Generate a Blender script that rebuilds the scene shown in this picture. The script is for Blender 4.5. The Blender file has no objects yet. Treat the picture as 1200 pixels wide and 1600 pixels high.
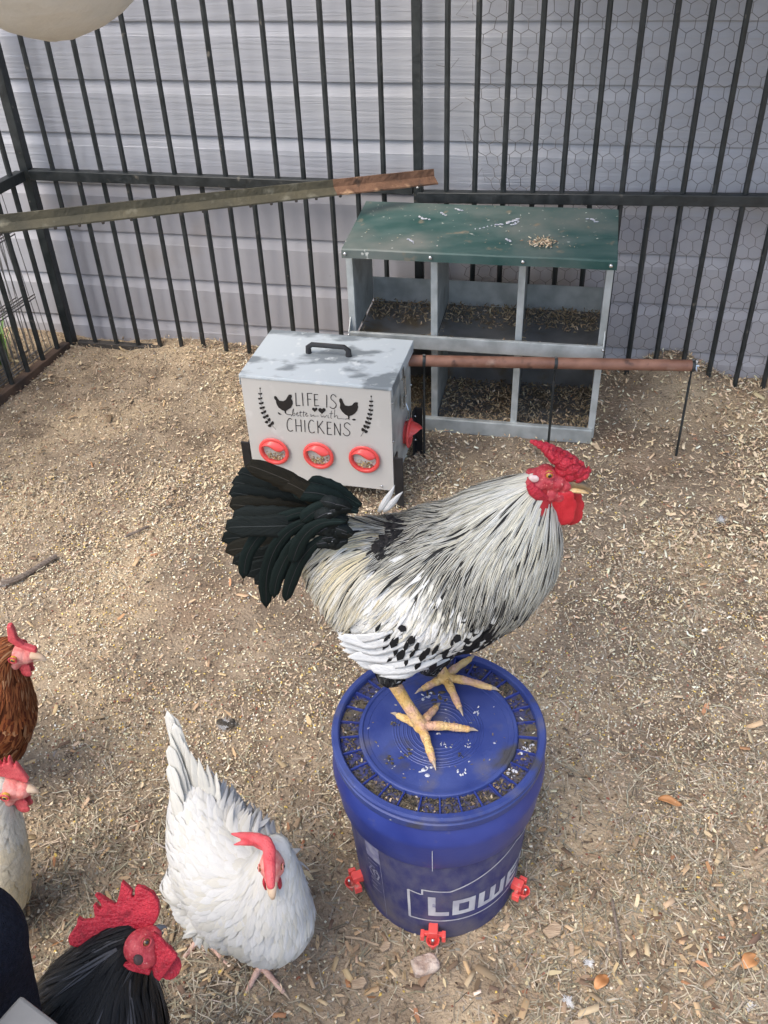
import bpy, bmesh, math, random
import numpy as np
from mathutils import Vector, Matrix, noise
from mathutils.bvhtree import BVHTree
random.seed(7); np.random.seed(7)
S = bpy.context.scene
C = S.collection
R = math.radians
V3 = Vector

# ------------------------------------------------------------ camera, sky, sun, exposure
FPX, PITCH, ROLL, YAW, H = 1440.0, 37.35, -2.425, 12.83, 1.43
_F = V3((0, math.cos(R(PITCH)), -math.sin(R(PITCH))))
_R0 = V3((1, 0, 0)); _U0 = _R0.cross(_F)
_R = _R0*math.cos(R(ROLL)) + _U0*math.sin(R(ROLL))
_U = _U0*math.cos(R(ROLL)) - _R0*math.sin(R(ROLL))
CAM = V3((0, 0, H))
cd = bpy.data.cameras.new('camera'); cam = bpy.data.objects.new('camera', cd); C.objects.link(cam)
cd.sensor_fit = 'VERTICAL'; cd.sensor_height = 24; cd.lens = 24*FPX/1600
cd.clip_start = 0.02; cd.clip_end = 400
M = Matrix.Identity(4)
for i in range(3):
    M[i][0] = _R[i]; M[i][1] = _U[i]; M[i][2] = -_F[i]; M[i][3] = CAM[i]
cam.matrix_world = M; S.camera = cam

SUN_EL, SUN_AZ = 60, 225          # azimuth the light comes from, clockwise from +Y
w = bpy.data.worlds.new('World'); S.world = w; w.use_nodes = True
nt = w.node_tree; sky = nt.nodes.new('ShaderNodeTexSky'); sky.sky_type = 'NISHITA'
sky.sun_disc = False; sky.sun_elevation = R(SUN_EL); sky.sun_rotation = R(SUN_AZ)
sky.air_density = 1.0; sky.dust_density = 3.0
bg = nt.nodes['Background']; bg.inputs['Strength'].default_value = 0.15
nt.links.new(sky.outputs[0], bg.inputs['Color'])
sl = bpy.data.lights.new('sun', 'SUN'); so = bpy.data.objects.new('sun', sl); C.objects.link(so)
sl.energy = 1.15; sl.angle = R(42); sl.color = (1, .93, .82)
sdir = V3((math.sin(R(SUN_AZ))*math.cos(R(SUN_EL)), math.cos(R(SUN_AZ))*math.cos(R(SUN_EL)), math.sin(R(SUN_EL))))
so.rotation_euler = sdir.to_track_quat('Z', 'Y').to_euler()
S.view_settings.view_transform = 'Standard'; S.view_settings.look = 'None'
S.view_settings.exposure = 1.26; S.view_settings.gamma = 1; S.view_settings.use_curve_mapping = False

# ------------------------------------------------------------ measuring helpers
def ray(a, b): return (_F + _R*((a-600)/FPX) + _U*((800-b)/FPX))
def at_z(a, b, z):
    d = ray(a, b); return CAM + d*((H-z)/-d.z)
def at_y(a, b, y):
    d = ray(a, b); return CAM + d*(y/d.y)
WU = V3((math.cos(R(YAW)), -math.sin(R(YAW)), 0)); WN = V3((math.sin(R(YAW)), math.cos(R(YAW)), 0)); ZZ = V3((0, 0, 1))
def WF(u, v, z): return WU*u + WN*v + ZZ*z      # frame of the house wall
def on_plane(a, b, p0, n):
    d = ray(a, b); return CAM + d*((p0-CAM).dot(n)/d.dot(n))

# ------------------------------------------------------------ materials
def link(nt, a, b): nt.links.new(a, b)
def rgb(c): return (c[0], c[1], c[2], 1)
def mk(name, c1, c2=None, scale=8, stretch=(1, 1, 1), detail=5, rough=.6, rough2=None, metal=0, bump=0, bscale=None,
       lo=.35, hi=.65, spots=(), spec=.5, coord='Object', dist=0, transl=0, bstretch=None, rnd=True, bdist=.01):
    m = bpy.data.materials.new(name); m.use_nodes = True; nt = m.node_tree
    b = nt.nodes['Principled BSDF']; b.inputs['Metallic'].default_value = metal
    b.inputs['Roughness'].default_value = rough; b.inputs['Specular IOR Level'].default_value = spec
    tc = nt.nodes.new('ShaderNodeTexCoord'); src = tc.outputs[coord]
    if rnd:
        oi = nt.nodes.new('ShaderNodeObjectInfo'); ml = nt.nodes.new('ShaderNodeVectorMath'); ml.operation = 'MULTIPLY_ADD'
        ml.inputs[1].default_value = (17, 23, 11); link(nt, oi.outputs['Random'], ml.inputs[0]); link(nt, src, ml.inputs[2]); src = ml.outputs[0]
    def nz(sc, st, det=detail, ds=dist):
        mp = nt.nodes.new('ShaderNodeMapping'); mp.inputs['Scale'].default_value = [sc*k for k in st]; link(nt, src, mp.inputs[0])
        n = nt.nodes.new('ShaderNodeTexNoise'); n.inputs['Scale'].default_value = 1; n.inputs['Detail'].default_value = det
        n.inputs['Distortion'].default_value = ds; link(nt, mp.outputs[0], n.inputs[0]); return n.outputs[0]
    def ramp(x, lo, hi, a, bb):
        r = nt.nodes.new('ShaderNodeMapRange'); r.inputs[1].default_value = lo; r.inputs[2].default_value = hi
        r.inputs[3].default_value = a; r.inputs[4].default_value = bb; link(nt, x, r.inputs[0]); return r.outputs[0]
    def mix(f, a, bb):
        x = nt.nodes.new('ShaderNodeMix'); x.data_type = 'RGBA'
        link(nt, f, x.inputs[0])
        for s, i in ((a, 6), (bb, 7)):
            if isinstance(s, tuple): x.inputs[i].default_value = rgb(s)
            else: link(nt, s, x.inputs[i])
        return x.outputs[2]
    if c2 is None: c2 = c1
    n0 = nz(scale, stretch)
    col = mix(ramp(n0, lo, hi, 0, 1), tuple(c1), tuple(c2))
    for (sc, ssc, l2, h2) in spots:
        col = mix(ramp(nz(ssc, (1, 1, 1), 4), l2, h2, 0, 1), col, tuple(sc))
    link(nt, col, b.inputs['Base Color'])
    if rough2 is not None: link(nt, ramp(n0, lo, hi, rough, rough2), b.inputs['Roughness'])
    if bump:
        bp = nt.nodes.new('ShaderNodeBump'); bp.inputs['Strength'].default_value = bump; bp.inputs['Distance'].default_value = bdist
        link(nt, nz(bscale or scale*3, bstretch or stretch, 4), bp.inputs['Height']); link(nt, bp.outputs[0], b.inputs['Normal'])
    return m

MT = {}
MT['dirt'] = mk('dirt', (.205, .158, .112), (.37, .295, .21), 9, rough=.95, bump=.8, bscale=160, spots=[((.46, .36, .24), 3.1, .50, .66), ((.24, .165, .11), 2.3, .60, .74)], spec=.2)
MT['siding'] = mk('siding_rough', (.40, .41, .445), (.43, .44, .47), 2.5, (1, 1, 10), rough=.6, bump=.4, bscale=5, bstretch=(.5, .5, 12), dist=.9, spots=[((.36, .355, .355), 1.3, .60, .9)], spec=.4, bdist=.008)
MT['siding_low'] = mk('siding_smooth', (.375, .37, .395), (.41, .405, .425), 3, (5, 5, .6), rough=.5, bump=.1, bscale=6, bstretch=(.5, .5, 12), spots=[((.33, .28, .24), 3, .60, .85), ((.12, .10, .09), 16, .74, .8)], spec=.4)
MT['iron'] = mk('painted_iron', (.012, .016, .017), (.028, .032, .032), 30, rough=.38, rough2=.55, bump=.15, bscale=90, spots=[((.12, .11, .09), 40, .66, .75)])
MT['iron_dusty'] = mk('dusty_iron', (.028, .028, .027), (.07, .06, .05), 14, rough=.7, bump=.2, bscale=90)
MT['rustiron'] = mk('rusty_rail', (.05, .035, .028), (.12, .075, .05), 12, rough=.85, bump=.3, bscale=80)
MT['galv'] = mk('galvanised', (.36, .385, .375), (.53, .555, .54), 22, detail=8, rough=.45, rough2=.62, metal=.4, bump=.05, bscale=40, spots=[((.22, .20, .17), 9, .62, .8)])
MT['galvtop'] = mk('galvanised_spangle', (.24, .27, .285), (.52, .57, .59), 7, (1, 1.8, 1), detail=9, lo=.46, hi=.53, rough=.33, rough2=.62, metal=.2, bump=.05, bscale=30, spots=[((.62, .66, .66), 34, .6, .7)])
MT['galvdark'] = mk('soiled_galvanised', (.13, .13, .13), (.24, .24, .235), 9, rough=.5, metal=.4, spots=[((.17, .13, .08), 14, .52, .7)])
MT['front'] = mk('feeder_front', (.51, .495, .455), (.56, .54, .50), 5, rough=.45, metal=.05, spots=[((.61, .59, .55), 18, .62, .75)], rnd=False)
MT['black'] = mk('black_plastic', (.012, .012, .013), (.02, .02, .022), 20, rough=.45, bump=.1, bscale=60)
MT['ink'] = mk('black_print', (.012, .011, .011), rough=.5)
MT['red'] = mk('red_plastic', (.68, .07, .062), (.76, .095, .085), 9, rough=.33, spots=[((.5, .25, .2), 40, .64, .74)])
MT['steel'] = mk('bright_steel', (.6, .6, .58), rough=.25, metal=.9)
MT['green'] = mk('green_enamel', (.020, .070, .062), (.065, .115, .105), 9, (1, 2.2, 1), detail=8, rough=.42, rough2=.6, spots=[((.17, .18, .16), 5, .44, .70), ((.55, .55, .5), 38, .69, .74), ((.2, .17, .12), 24, .64, .74)], spec=.5, rnd=False)
MT['copper'] = mk('brown_pipe', (.15, .065, .04), (.27, .135, .09), 16, (1, 1, 1), rough=.45, rough2=.65, spots=[((.07, .035, .025), 26, .6, .7), ((.42, .30, .23), 12, .58, .72)], bump=.15, bscale=70)
MT['angle'] = mk('mossy_iron', (.045, .042, .027), (.085, .075, .046), 10, rough=.8, bump=.35, bscale=90, spots=[((.16, .15, .11), 22, .58, .72)], rnd=False)
MT['rust'] = mk('orange_rust', (.085, .042, .024), (.19, .10, .058), 14, rough=.85, bump=.5, bscale=90, spots=[((.42, .26, .15), 18, .56, .68), ((.05, .03, .02), 26, .6, .7)], rnd=False)
MT['blue'] = mk('blue_plastic', (.015, .028, .165), (.026, .044, .215), 12, rough=.32, rough2=.45, spots=[((.10, .10, .17), 45, .66, .76), ((.035, .035, .12), 9, .6, .8)], bump=.03, bscale=120)
MT['bluedirty'] = mk('dusty_blue_plastic', (.022, .027, .12), (.07, .073, .145), 55, (1, 1, .5), rough=.6, spots=[((.11, .10, .13), 11, .5, .72), ((.03, .035, .16), 8, .58, .72)], bump=.1, bscale=200)
MT['bluelid'] = mk('scuffed_blue_lid', (.020, .036, .165), (.038, .060, .21), 14, rough=.42, rough2=.6, spots=[((.08, .085, .15), 18, .56, .72), ((.05, .05, .06), 13, .60, .70), ((.42, .42, .45), 70, .71, .76)], bump=.05, bscale=160)
MT['lidgroove'] = mk('dirty_blue_plastic', (.02, .028, .14), (.05, .05, .08), 22, rough=.7, spots=[((.09, .075, .05), 30, .5, .62), ((.5, .48, .42), 60, .68, .74)], bump=.4, bscale=200)
MT['print'] = mk('grey_print', (.50, .51, .54), (.36, .36, .42), 60, (1, 1, .5), rough=.6, spots=[((.12, .12, .25), 42, .64, .72)])
MT['printfaint'] = mk('faint_print', (.28, .29, .36), (.14, .14, .26), 60, rough=.6)
MT['tarp'] = mk('tarp', (.52, .53, .50), (.62, .62, .58), 14, detail=8, rough=.7, bump=.25, bscale=30)
MT['wire'] = mk('dark_wire', (.13, .125, .12), (.22, .21, .20), 30, rough=.6)
MT['navy'] = mk('navy_cloth', (.008, .010, .017), (.015, .018, .030), 200, rough=.95, bump=.6, bscale=500, spec=.1)
MT['greybar'] = mk('grey_paint', (.12, .125, .13), (.16, .165, .17), 20, rough=.45)
MT['leafgreen'] = mk('weed_leaf', (.08, .17, .03), (.17, .30, .06), 30, rough=.6)
MT['stone'] = mk('pinkish_stone', (.32, .23, .18), (.55, .46, .39), 60, rough=.85, bump=.8, bscale=90)
MT['wood'] = mk('old_wood', (.28, .20, .13), (.42, .32, .22), 40, (1, 6, 1), rough=.85, bump=.4, bscale=90)
MT['woodgrey'] = mk('grey_wood', (.13, .10, .08), (.26, .21, .17), 40, (1, 8, 1), rough=.9, bump=.6, bscale=90)
MT['leafdry'] = mk('dry_leaf', (.36, .15, .05), (.48, .24, .10), 40, rough=.6)
MT['soffit'] = mk('white_soffit', (.6, .6, .6), rough=.6)

def vcol_mat(name, rough=.85, spec=.2, transl=0.0):
    m = bpy.data.materials.new(name); m.use_nodes = True; nt = m.node_tree; b = nt.nodes['Principled BSDF']
    a = nt.nodes.new('ShaderNodeAttribute'); a.attribute_name = 'col'; link(nt, a.outputs['Color'], b.inputs['Base Color'])
    b.inputs['Roughness'].default_value = rough; b.inputs['Specular IOR Level'].default_value = spec
    return m
MT['litter'] = vcol_mat('litter')

# ------------------------------------------------------------ mesh builder and object helpers
ORG = {}
def org(p): return ORG.get(p, V3((0, 0, 0))) if p else V3((0, 0, 0))
class MB:
    def __init__(s): s.v = []; s.f = []
    def add(s, vs, fs):
        o = len(s.v); s.v += [V3(a) for a in vs]; s.f += [tuple(o+i for i in f) for f in fs]
    def box(s, c, size, ax=None):
        c = V3(c); X, Y, Z = ax or (V3((1, 0, 0)), V3((0, 1, 0)), ZZ); a, b, d = [k/2 for k in size]
        vs = [c + X*(i*a) + Y*(j*b) + Z*(k*d) for i in (-1, 1) for j in (-1, 1) for k in (-1, 1)]
        s.add(vs, [(0, 1, 3, 2), (4, 6, 7, 5), (0, 4, 5, 1), (2, 3, 7, 6), (0, 2, 6, 4), (1, 5, 7, 3)])
    def tube(s, pts, r, n=8, cap=True, flat=1.0, up=ZZ):
        pts = [V3(p) for p in pts]; k = len(pts)
        if not hasattr(r, '__len__'): r = [r]*k
        vs = []
        for i, p in enumerate(pts):
            t = (pts[min(i+1, k-1)]-pts[max(i-1, 0)]).normalized()
            a = t.cross(up)
            if a.length < 1e-3: a = t.cross(V3((1, 0, 0)))
            a.normalize(); b = a.cross(t)
            for j in range(n):
                th = 2*math.pi*j/n; vs.append(p + a*(math.cos(th)*r[i]) + b*(math.sin(th)*r[i]*flat))
        fs = [(i*n+j, i*n+(j+1) % n, (i+1)*n+(j+1) % n, (i+1)*n+j) for i in range(k-1) for j in range(n)]
        if cap: fs += [tuple(range(n))[::-1], tuple((k-1)*n+j for j in range(n))]
        s.add(vs, fs)
    def lathe(s, prof, c, n=48, axis=None, closed=False):
        c = V3(c); Z = (axis or ZZ).normalized(); X = Z.orthogonal().normalized() if axis else V3((1, 0, 0)); Y = Z.cross(X)
        vs = [c + X*(r*math.cos(2*math.pi*j/n)) + Y*(r*math.sin(2*math.pi*j/n)) + Z*z for r, z in prof for j in range(n)]
        k = len(prof)
        fs = [(i*n+j, i*n+(j+1) % n, (i+1)*n+(j+1) % n, (i+1)*n+j) for i in range(k-1) for j in range(n)]
        if prof[0][0] > 1e-5 and closed: fs.append(tuple(range(n))[::-1])
        if prof[-1][0] > 1e-5 and closed: fs.append(tuple((k-1)*n+j for j in range(n)))
        s.add(vs, fs)
    def ball(s, c, r, n=12, m=8, ax=None):
        c = V3(c); r = (r, r, r) if not hasattr(r, '__len__') else r
        X, Y, Z = ax or (V3((1, 0, 0)), V3((0, 1, 0)), ZZ)
        vs = [c - Z*r[2]]
        for i in range(1, m):
            ph = math.pi*i/m
            for j in range(n):
                th = 2*math.pi*j/n
                vs.append(c + X*(r[0]*math.sin(ph)*math.cos(th)) + Y*(r[1]*math.sin(ph)*math.sin(th)) - Z*(r[2]*math.cos(ph)))
        vs.append(c + Z*r[2]); L = len(vs)-1
        fs = [(0, 1+(j+1) % n, 1+j) for j in range(n)]
        for i in range(m-2):
            fs += [(1+i*n+j, 1+i*n+(j+1) % n, 1+(i+1)*n+(j+1) % n, 1+(i+1)*n+j) for j in range(n)]
        fs += [(L, 1+(m-2)*n+j, 1+(m-2)*n+(j+1) % n) for j in range(n)]
        s.add(vs, fs)
    def prism(s, poly, d):
        """poly: 3-D points of a flat outline, d: extrusion vector"""
        n = len(poly); vs = [V3(p) for p in poly] + [V3(p)+d for p in poly]
        s.add(vs, [tuple(range(n))[::-1], tuple(range(n, 2*n))] + [(i, (i+1) % n, n+(i+1) % n, n+i) for i in range(n)])
    def grid(s, P):
        a = len(P); b = len(P[0])
        s.add([q for row in P for q in row], [(i*b+j, i*b+j+1, (i+1)*b+j+1, (i+1)*b+j) for i in range(a-1) for j in range(b-1)])
    def build(s, name, mat, parent=None, smooth=35, bevel=0, origin=None, fix=True):
        me = bpy.data.meshes.new(name); o0 = org(parent) if origin is None else V3(origin)
        me.from_pydata([tuple(v-o0) for v in s.v], [], s.f)
        if fix:
            bm = bmesh.new(); bm.from_mesh(me); bmesh.ops.recalc_face_normals(bm, faces=bm.faces); bm.to_mesh(me); bm.free()
        ms = mat if isinstance(mat, (list, tuple)) else [mat]
        for m in ms: me.materials.append(MT[m] if isinstance(m, str) else m)
        if smooth:
            me.polygons.foreach_set('use_smooth', [True]*len(me.polygons))
            if smooth < 180: me.set_sharp_from_angle(angle=R(smooth))
        o = bpy.data.objects.new(name, me); C.objects.link(o)
        if parent:
            o.parent = parent; o.location = o0 - org(parent); ORG[o] = o0
        else:
            o.location = o0; ORG[o] = o0
        if bevel:
            b = o.modifiers.new('bevel', 'BEVEL'); b.width = bevel; b.segments = 2; b.limit_method = 'ANGLE'; b.angle_limit = R(40)
        return o
def thing(name, label, cat, loc, group=None):
    o = bpy.data.objects.new(name, None); C.objects.link(o); o.location = loc; o.empty_display_size = .05
    o['label'] = label; o['category'] = cat
    if group: o['group'] = group
    ORG[o] = V3(loc); return o
def tag(o, label=None, cat=None, group=None, kind=None):
    for k, v in (('label', label), ('category', cat), ('group', group), ('kind', kind)):
        if v: o[k] = v
    return o
def inst(o, loc, parent=None, rotz=0, label=None):
    c = o.copy(); C.objects.link(c); c.location = loc; c.rotation_euler = (0, 0, rotz)
    if parent: c.parent = parent
    if label: c['label'] = label
    ORG[c] = V3(loc) + org(c.parent); return c
def apply_remesh(o, voxel, smooth=4, factor=.5):
    md = o.modifiers.new('r', 'REMESH'); md.mode = 'VOXEL'; md.voxel_size = voxel; md.use_smooth_shade = True
    sm = o.modifiers.new('s', 'SMOOTH'); sm.iterations = smooth; sm.factor = factor
    dg = bpy.context.evaluated_depsgraph_get(); me = bpy.data.meshes.new_from_object(o.evaluated_get(dg))
    o.modifiers.clear(); old = o.data; o.data = me; bpy.data.meshes.remove(old)
    me.polygons.foreach_set('use_smooth', [True]*len(me.polygons)); return o

# ------------------------------------------------------------ ground
def gz(x, y):
    x = np.asarray(x, float); y = np.asarray(y, float)
    u = x*WU.x + y*WU.y; v = x*WN.x + y*WN.y
    z = .004*np.sin(7*x+1.3)*np.sin(6*y+.4) + .003*np.sin(17*x+9*y) + .002*np.sin(31*x-23*y+2)
    z = z + .018*np.clip((v-2.25)/.3, 0, 1)*(1+.5*np.sin(9*u)) + .075*np.exp(-((u-.33)/.10)**2-((v-2.62)/.12)**2)
    z = z + .03*np.exp(-((u-.75)/.15)**2-((v-2.65)/.1)**2)
    r = np.hypot(x-.066, y-.881); z = z*np.clip((r-.12)/.08, .15, 1)
    return z
def axis(lo, hi, n, a, b, m):
    return sorted(set([lo+(a-lo)*i/n for i in range(n)] + [a+(b-a)*i/m for i in range(m)] + [b+(hi-b)*i/n for i in range(n+1)]))
xs = np.array(axis(-60, 60, 14, -2.6, 2.2, 190)); ys = np.array(axis(-60, 60, 14, 0.0, 3.2, 128))
X, Y = np.meshgrid(xs, ys); near = (np.abs(X) < 3) & (Y > -.5) & (Y < 3.5)
Zg = np.where(near, gz(X, Y) + .0015*np.random.randn(*X.shape), 0)
mb = MB(); nx = len(xs)
mb.v = [V3(p) for p in zip(X.ravel(), Y.ravel(), Zg.ravel())]
mb.f = [(j*nx+i, j*nx+i+1, (j+1)*nx+i+1, (j+1)*nx+i) for j in range(len(ys)-1) for i in range(nx-1)]
tag(mb.build('ground', 'dirt', smooth=180, fix=False), 'bare brown dirt floor of the chicken run', kind='structure')

# ------------------------------------------------------------ house wall of siding boards
wall = thing('house_wall', 'grey lilac painted wood lap siding of the house behind the fence', 'wall', WF(0, 2.65, 0))
PB = .1495
def make_board(mat, amp):
    mb = MB(); prof = [(.004, -.004), (-.016, -.004), (-.020, -.001), (-.0205, .004), (-.0190, PB*.735), (-.0172, PB*.75), (-.0065, PB+.004), (.004, PB+.004)]
    prof = [(v*.72 if v < 0 else v, z) for v, z in prof]
    n = 90; rows = []
    o0 = WF(0, 2.65, 0)
    for (v, z) in prof:
        rows.append([o0 + WU*(-5 + 9*i/n) + WN*(v + (amp*noise.noise(V3((i*.7, z*20, amp*900))) if v < -.004 else 0)) + ZZ*(z + (.0007*noise.noise(V3((i*.35, 3, amp*500))) if z < .002 else 0)) for i in range(n+1)])
    mb.grid(rows); return mb.build('siding_board', mat, wall, smooth=20)
z0 = H-.4392-.1495*7-.0005
b1 = make_board('siding_low', .0015); b2 = make_board('siding', .003); b3 = make_board('siding_low', .0022); b4 = make_board('siding', .0025)
first = {id(b1): True, id(b2): True, id(b3): True, id(b4): True}
for k in range(17):
    src = (b1, b3)[k % 2] if k < 4 else (b2, b4)[k % 2]
    z = z0 + PB*k
    if first.pop(id(src), None): src.location = (0, 0, z)
    else: inst(src, (0, 0, z), wall)
mb = MB(); mb.box(WF(-.5, 2.72, 1.25), (9, .1, 2.6), (WU, WN, ZZ)); mb.build('wall_core', 'siding_low', wall, smooth=0)
mb = MB(); mb.box(WF(-.5, 2.47, 2.57), (9, .5, .05), (WU, WN, ZZ)); mb.build('eave', 'soffit', wall, smooth=0)

# ------------------------------------------------------------ kennel fence
def fence(name, label, us, u0, u1, zr, zrx, post_us, bottom, v=2.58):
    t = thing(name, label, 'fence', WF(u0, v, 0))
    bar = None
    for k, u in enumerate(us):
        if bar is None:
            mb = MB(); mb.tube([WF(0, 0, -.02), WF(0, 0, .6), WF(0, 0, 1.62)], .0076, 8)
            bar = mb.build('bar', 'iron', t, origin=(0, 0, 0)); bar.location = WF(u, v, 0)-org(t)
        else:
            inst(bar, WF(u + random.uniform(-.0015, .0015), v, 0)-org(t), t, rotz=random.random())
    mb = MB(); mb.box(WF((u0+u1)/2, v-.004, (zr+zrx)/2), (u1-u0, .028, .030), ((WF(u1, 0, zrx)-WF(u0, 0, zr)).normalized(), WN, ZZ)); mb.build('middle_rail', 'iron', t, bevel=.002)
    mb = MB(); mb.box(WF((u0+u1)/2, v, 1.62), (u1-u0, .028, .030), (WU, WN, ZZ)); mb.build('top_rail', 'iron', t, bevel=.002)
    for u, wd in post_us:
        mb = MB(); mb.box(WF(u, v, .81), (wd, .032, 1.66), (WU, WN, ZZ)); mb.build('post', 'iron', t, bevel=.002)
    if bottom:
        mb = MB(); a, b = bottom; mb.box(WF((a+b)/2, v+.002, .012), (b-a, .024, .022), (WU, WN, ZZ)); mb.build('bottom_rail', 'iron_dusty', t, bevel=.002)
    return t
fl = fence('fence_panel', 'black steel bar fence panel in front of the siding, left of the middle post', [-1.567+.0785*k for k in range(14)], -1.64, -.462, .583, .577, [], (-1.63, -1.15))
fr = fence('fence_panel', 'black steel bar fence panel with chicken wire behind it, right of the middle post', [-.368+.0795*k for k in range(24)], -.45, 1.56, .556, .60, [(-.447, .024)], None, v=2.575)
# bolt heads on the middle post
for z in (.585, .61, .53):
    mb = MB(); mb.ball(WF(-.447, 2.575-.018, z), .005, 8, 6); mb.build('bolt', 'steel', fr)
fs = thing('fence_panel', 'black steel bar fence panel on the left side, meeting the corner post', 'fence', WF(-1.66, 2.58, 0))
mb = MB(); mb.box(WF(-1.655, 2.58, .81), (.028, .032, 1.66), (WU, WN, ZZ)); mb.build('post', 'iron', fs, bevel=.002)
bar = None
side = lambda s: (-1.66-.12*s, 2.56-s)        # u, v along the side panel
for k in range(24):
    s_ = .055+.082*k; u, v = side(s_)
    if bar is None:
        mb = MB(); mb.tube([V3((0, 0, -.02)), V3((0, 0, .6)), V3((0, 0, 1.62))], .0085, 8)
        bar = mb.build('bar', 'iron', fs, origin=(0, 0, 0)); bar.location = WF(u, v, 0)-org(fs)
    else: inst(bar, WF(u, v, 0)-org(fs), fs)
a, b = side(0), side(2.0); sd = (WF(b[0], b[1], 0)-WF(a[0], a[1], 0)).normalized(); sn = sd.cross(ZZ)
for z, nm, mt in ((.585, 'middle_rail', 'iron'), (1.62, 'top_rail', 'iron'), (.016, 'bottom_rail', 'rustiron')):
    mb = MB(); mb.box((WF(a[0], a[1], z)+WF(b[0], b[1], z))/2, (2.0, .03, .03), (sd, sn, ZZ)); mb.build(nm, mt, fs, bevel=.002)

# ------------------------------------------------------------ chicken wire
mb = MB(); cw = thing('chicken_wire', 'hexagonal chicken wire fixed behind the right fence panel', 'netting', WF(.4, 2.603, 0))
a_, hh = .0182, .044
def wz(u, z):
    q = V3((u*5, z*5, 1)); n1 = noise.noise(q)*.012; n2 = noise.noise(q+V3((7, 3, 2)))*.012
    e = max(0, -.18-u)*1.2
    return WF(u+n1+noise.noise(q*3)*.006 - e*.25*math.sin(z*9), 2.603+noise.noise(q*1.3)*.008, z+n2+noise.noise(q*3+V3((4, 4, 4)))*.006)
cols = int(1.9/a_); rows = int(1.6/(hh*.75))
for r_ in range(rows):
    for c_ in range(cols//2):
        u = -.33 + c_*2*a_ + (a_ if r_ % 2 else 0); z = .02 + r_*hh*.75
        if u < -.29 + .06*noise.noise(V3((z*4, 0, 0))): continue
        p = [wz(u, z+hh*.28), wz(u, z+hh*.5+.012*0+hh*.0), wz(u+a_, z+hh*.75+hh*.03*0), wz(u+a_, z)]
        A_ = wz(u, z); B_ = wz(u, z+hh*.5); D_ = wz(u+a_, z+hh*.75); E_ = wz(u-a_, z+hh*.75)
        for P_, Q_, rr in ((A_, B_, .0011), (B_, D_, .0009), (B_, E_, .0009)):
            mb.tube([P_, Q_], rr, 3, cap=False)
for k in range(14):   # loose cut ends at the torn left edge
    z = .1+k*.1; p = wz(-.30, z); mb.tube([p, p+WU*random.uniform(-.05, .0)+ZZ*random.uniform(-.05, .05), p+WU*random.uniform(-.06, .0)+ZZ*random.uniform(-.1, .1)], .0008, 3, cap=False)
tag(mb.build('hexagon_mesh', 'wire', cw, smooth=0), kind='stuff')

# ------------------------------------------------------------ wire pen panels and weeds outside the side fence
def wirepanel(p0, du, w_, h_, lean, label):
    t = thing('wire_pen_panel', label, 'wire panel', p0)
    n = du.cross(ZZ); up = (ZZ + n*lean).normalized(); mb = MB()
    for k in range(int(w_/.026)+1):
        q = p0 + du*(k*.026); mb.tube([q, q+up*h_], .0017, 4, cap=False)
    m1 = mb.build('upright_wires', 'wire', t, smooth=0); m1['kind'] = 'stuff'
    for z in (0.0, .012, .19, .2, .4, .41, .6, .61):
        if z <= h_:
            mb = MB(); mb.tube([p0+up*z-n*.002, p0+du*w_+up*z-n*.002], .0022, 5); mb.build('cross_wire', 'wire', t)
    return t
du = (WF(-1.9, 1.0, 0)-WF(-1.72, 2.5, 0)).normalized()
wirepanel(WF(-1.705, 2.53, .01), du, 1.2, .62, .05, 'black wire pen panel leaning upright against the outside of the side fence')
wirepanel(WF(-1.74, 2.51, .01), du, 1.18, .50, .02, 'third black wire pen panel, the lowest, standing between the other two')
wirepanel(WF(-1.775, 2.50, .01), du, 1.15, .60, -.06, 'second black wire pen panel standing behind the first outside the side fence')
mb = MB()
for k in range(1500):
    u = random.uniform(-2.5, -1.79); v = random.uniform(1.7, 2.45); b0 = WF(u, v, 0); h_ = random.uniform(.05, .30); d = V3((random.uniform(-1, 1), random.uniform(-1, 1), 0)).normalized()
    s_ = d.cross(ZZ)*random.uniform(.003, .009); mid = b0+ZZ*h_*.6+d*h_*.1; tip = b0+ZZ*h_+d*h_*.4
    mb.add([b0-s_*.6, b0+s_*.6, mid+s_, mid-s_, tip], [(0, 1, 2, 3), (3, 2, 4)])
tag(mb.build('weeds', 'leafgreen', smooth=0, fix=False), 'green weeds growing outside the side fence by the wall', 'weeds', kind='stuff')

# ------------------------------------------------------------ tarp sagging above the run
t = thing('shade_tarp', 'grey green rain sagged tarp belly hanging in at the top left', 'tarp', (-.33, 1.1, 1.9))
rows = []
for i in range(61):
    row = []
    for j in range(61):
        x = -.95 + 1.3*i/60; y = .42 + 1.2*j/60
        dx, dy = (x+.30)/.26, (y-1.02)/.30
        z = 1.93 + .18*(x+.3)**2 - .676*math.exp(-(dx*dx+dy*dy)*.55) + .012*noise.noise(V3((x*5, y*5, 0))) + .004*noise.noise(V3((x*25, y*25, 0)))
        row.append(V3((x, y, z)))
    rows.append(row)
mb = MB(); mb.grid(rows); tp = mb.build('sheet', 'tarp', t, smooth=180)
sd_ = tp.modifiers.new('t', 'SOLIDIFY'); sd_.thickness = .0015

# flat sheet added out of view over the run, shading the wall's right
t = thing('added_shade_sheet', 'pale sheet added out of view above the right half to shade the wall', 'tarp', (1.3, 1.9, 2.05))
rows = [[WF(-.35+3.0*i/20, 1.75+.80*j/20, 1.62+.03*math.sin(i*.9)*math.sin(j*.7)) for j in range(21)] for i in range(21)]
mb = MB(); mb.grid(rows); mb.build('sheet', 'tarp', t, smooth=180)

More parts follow.
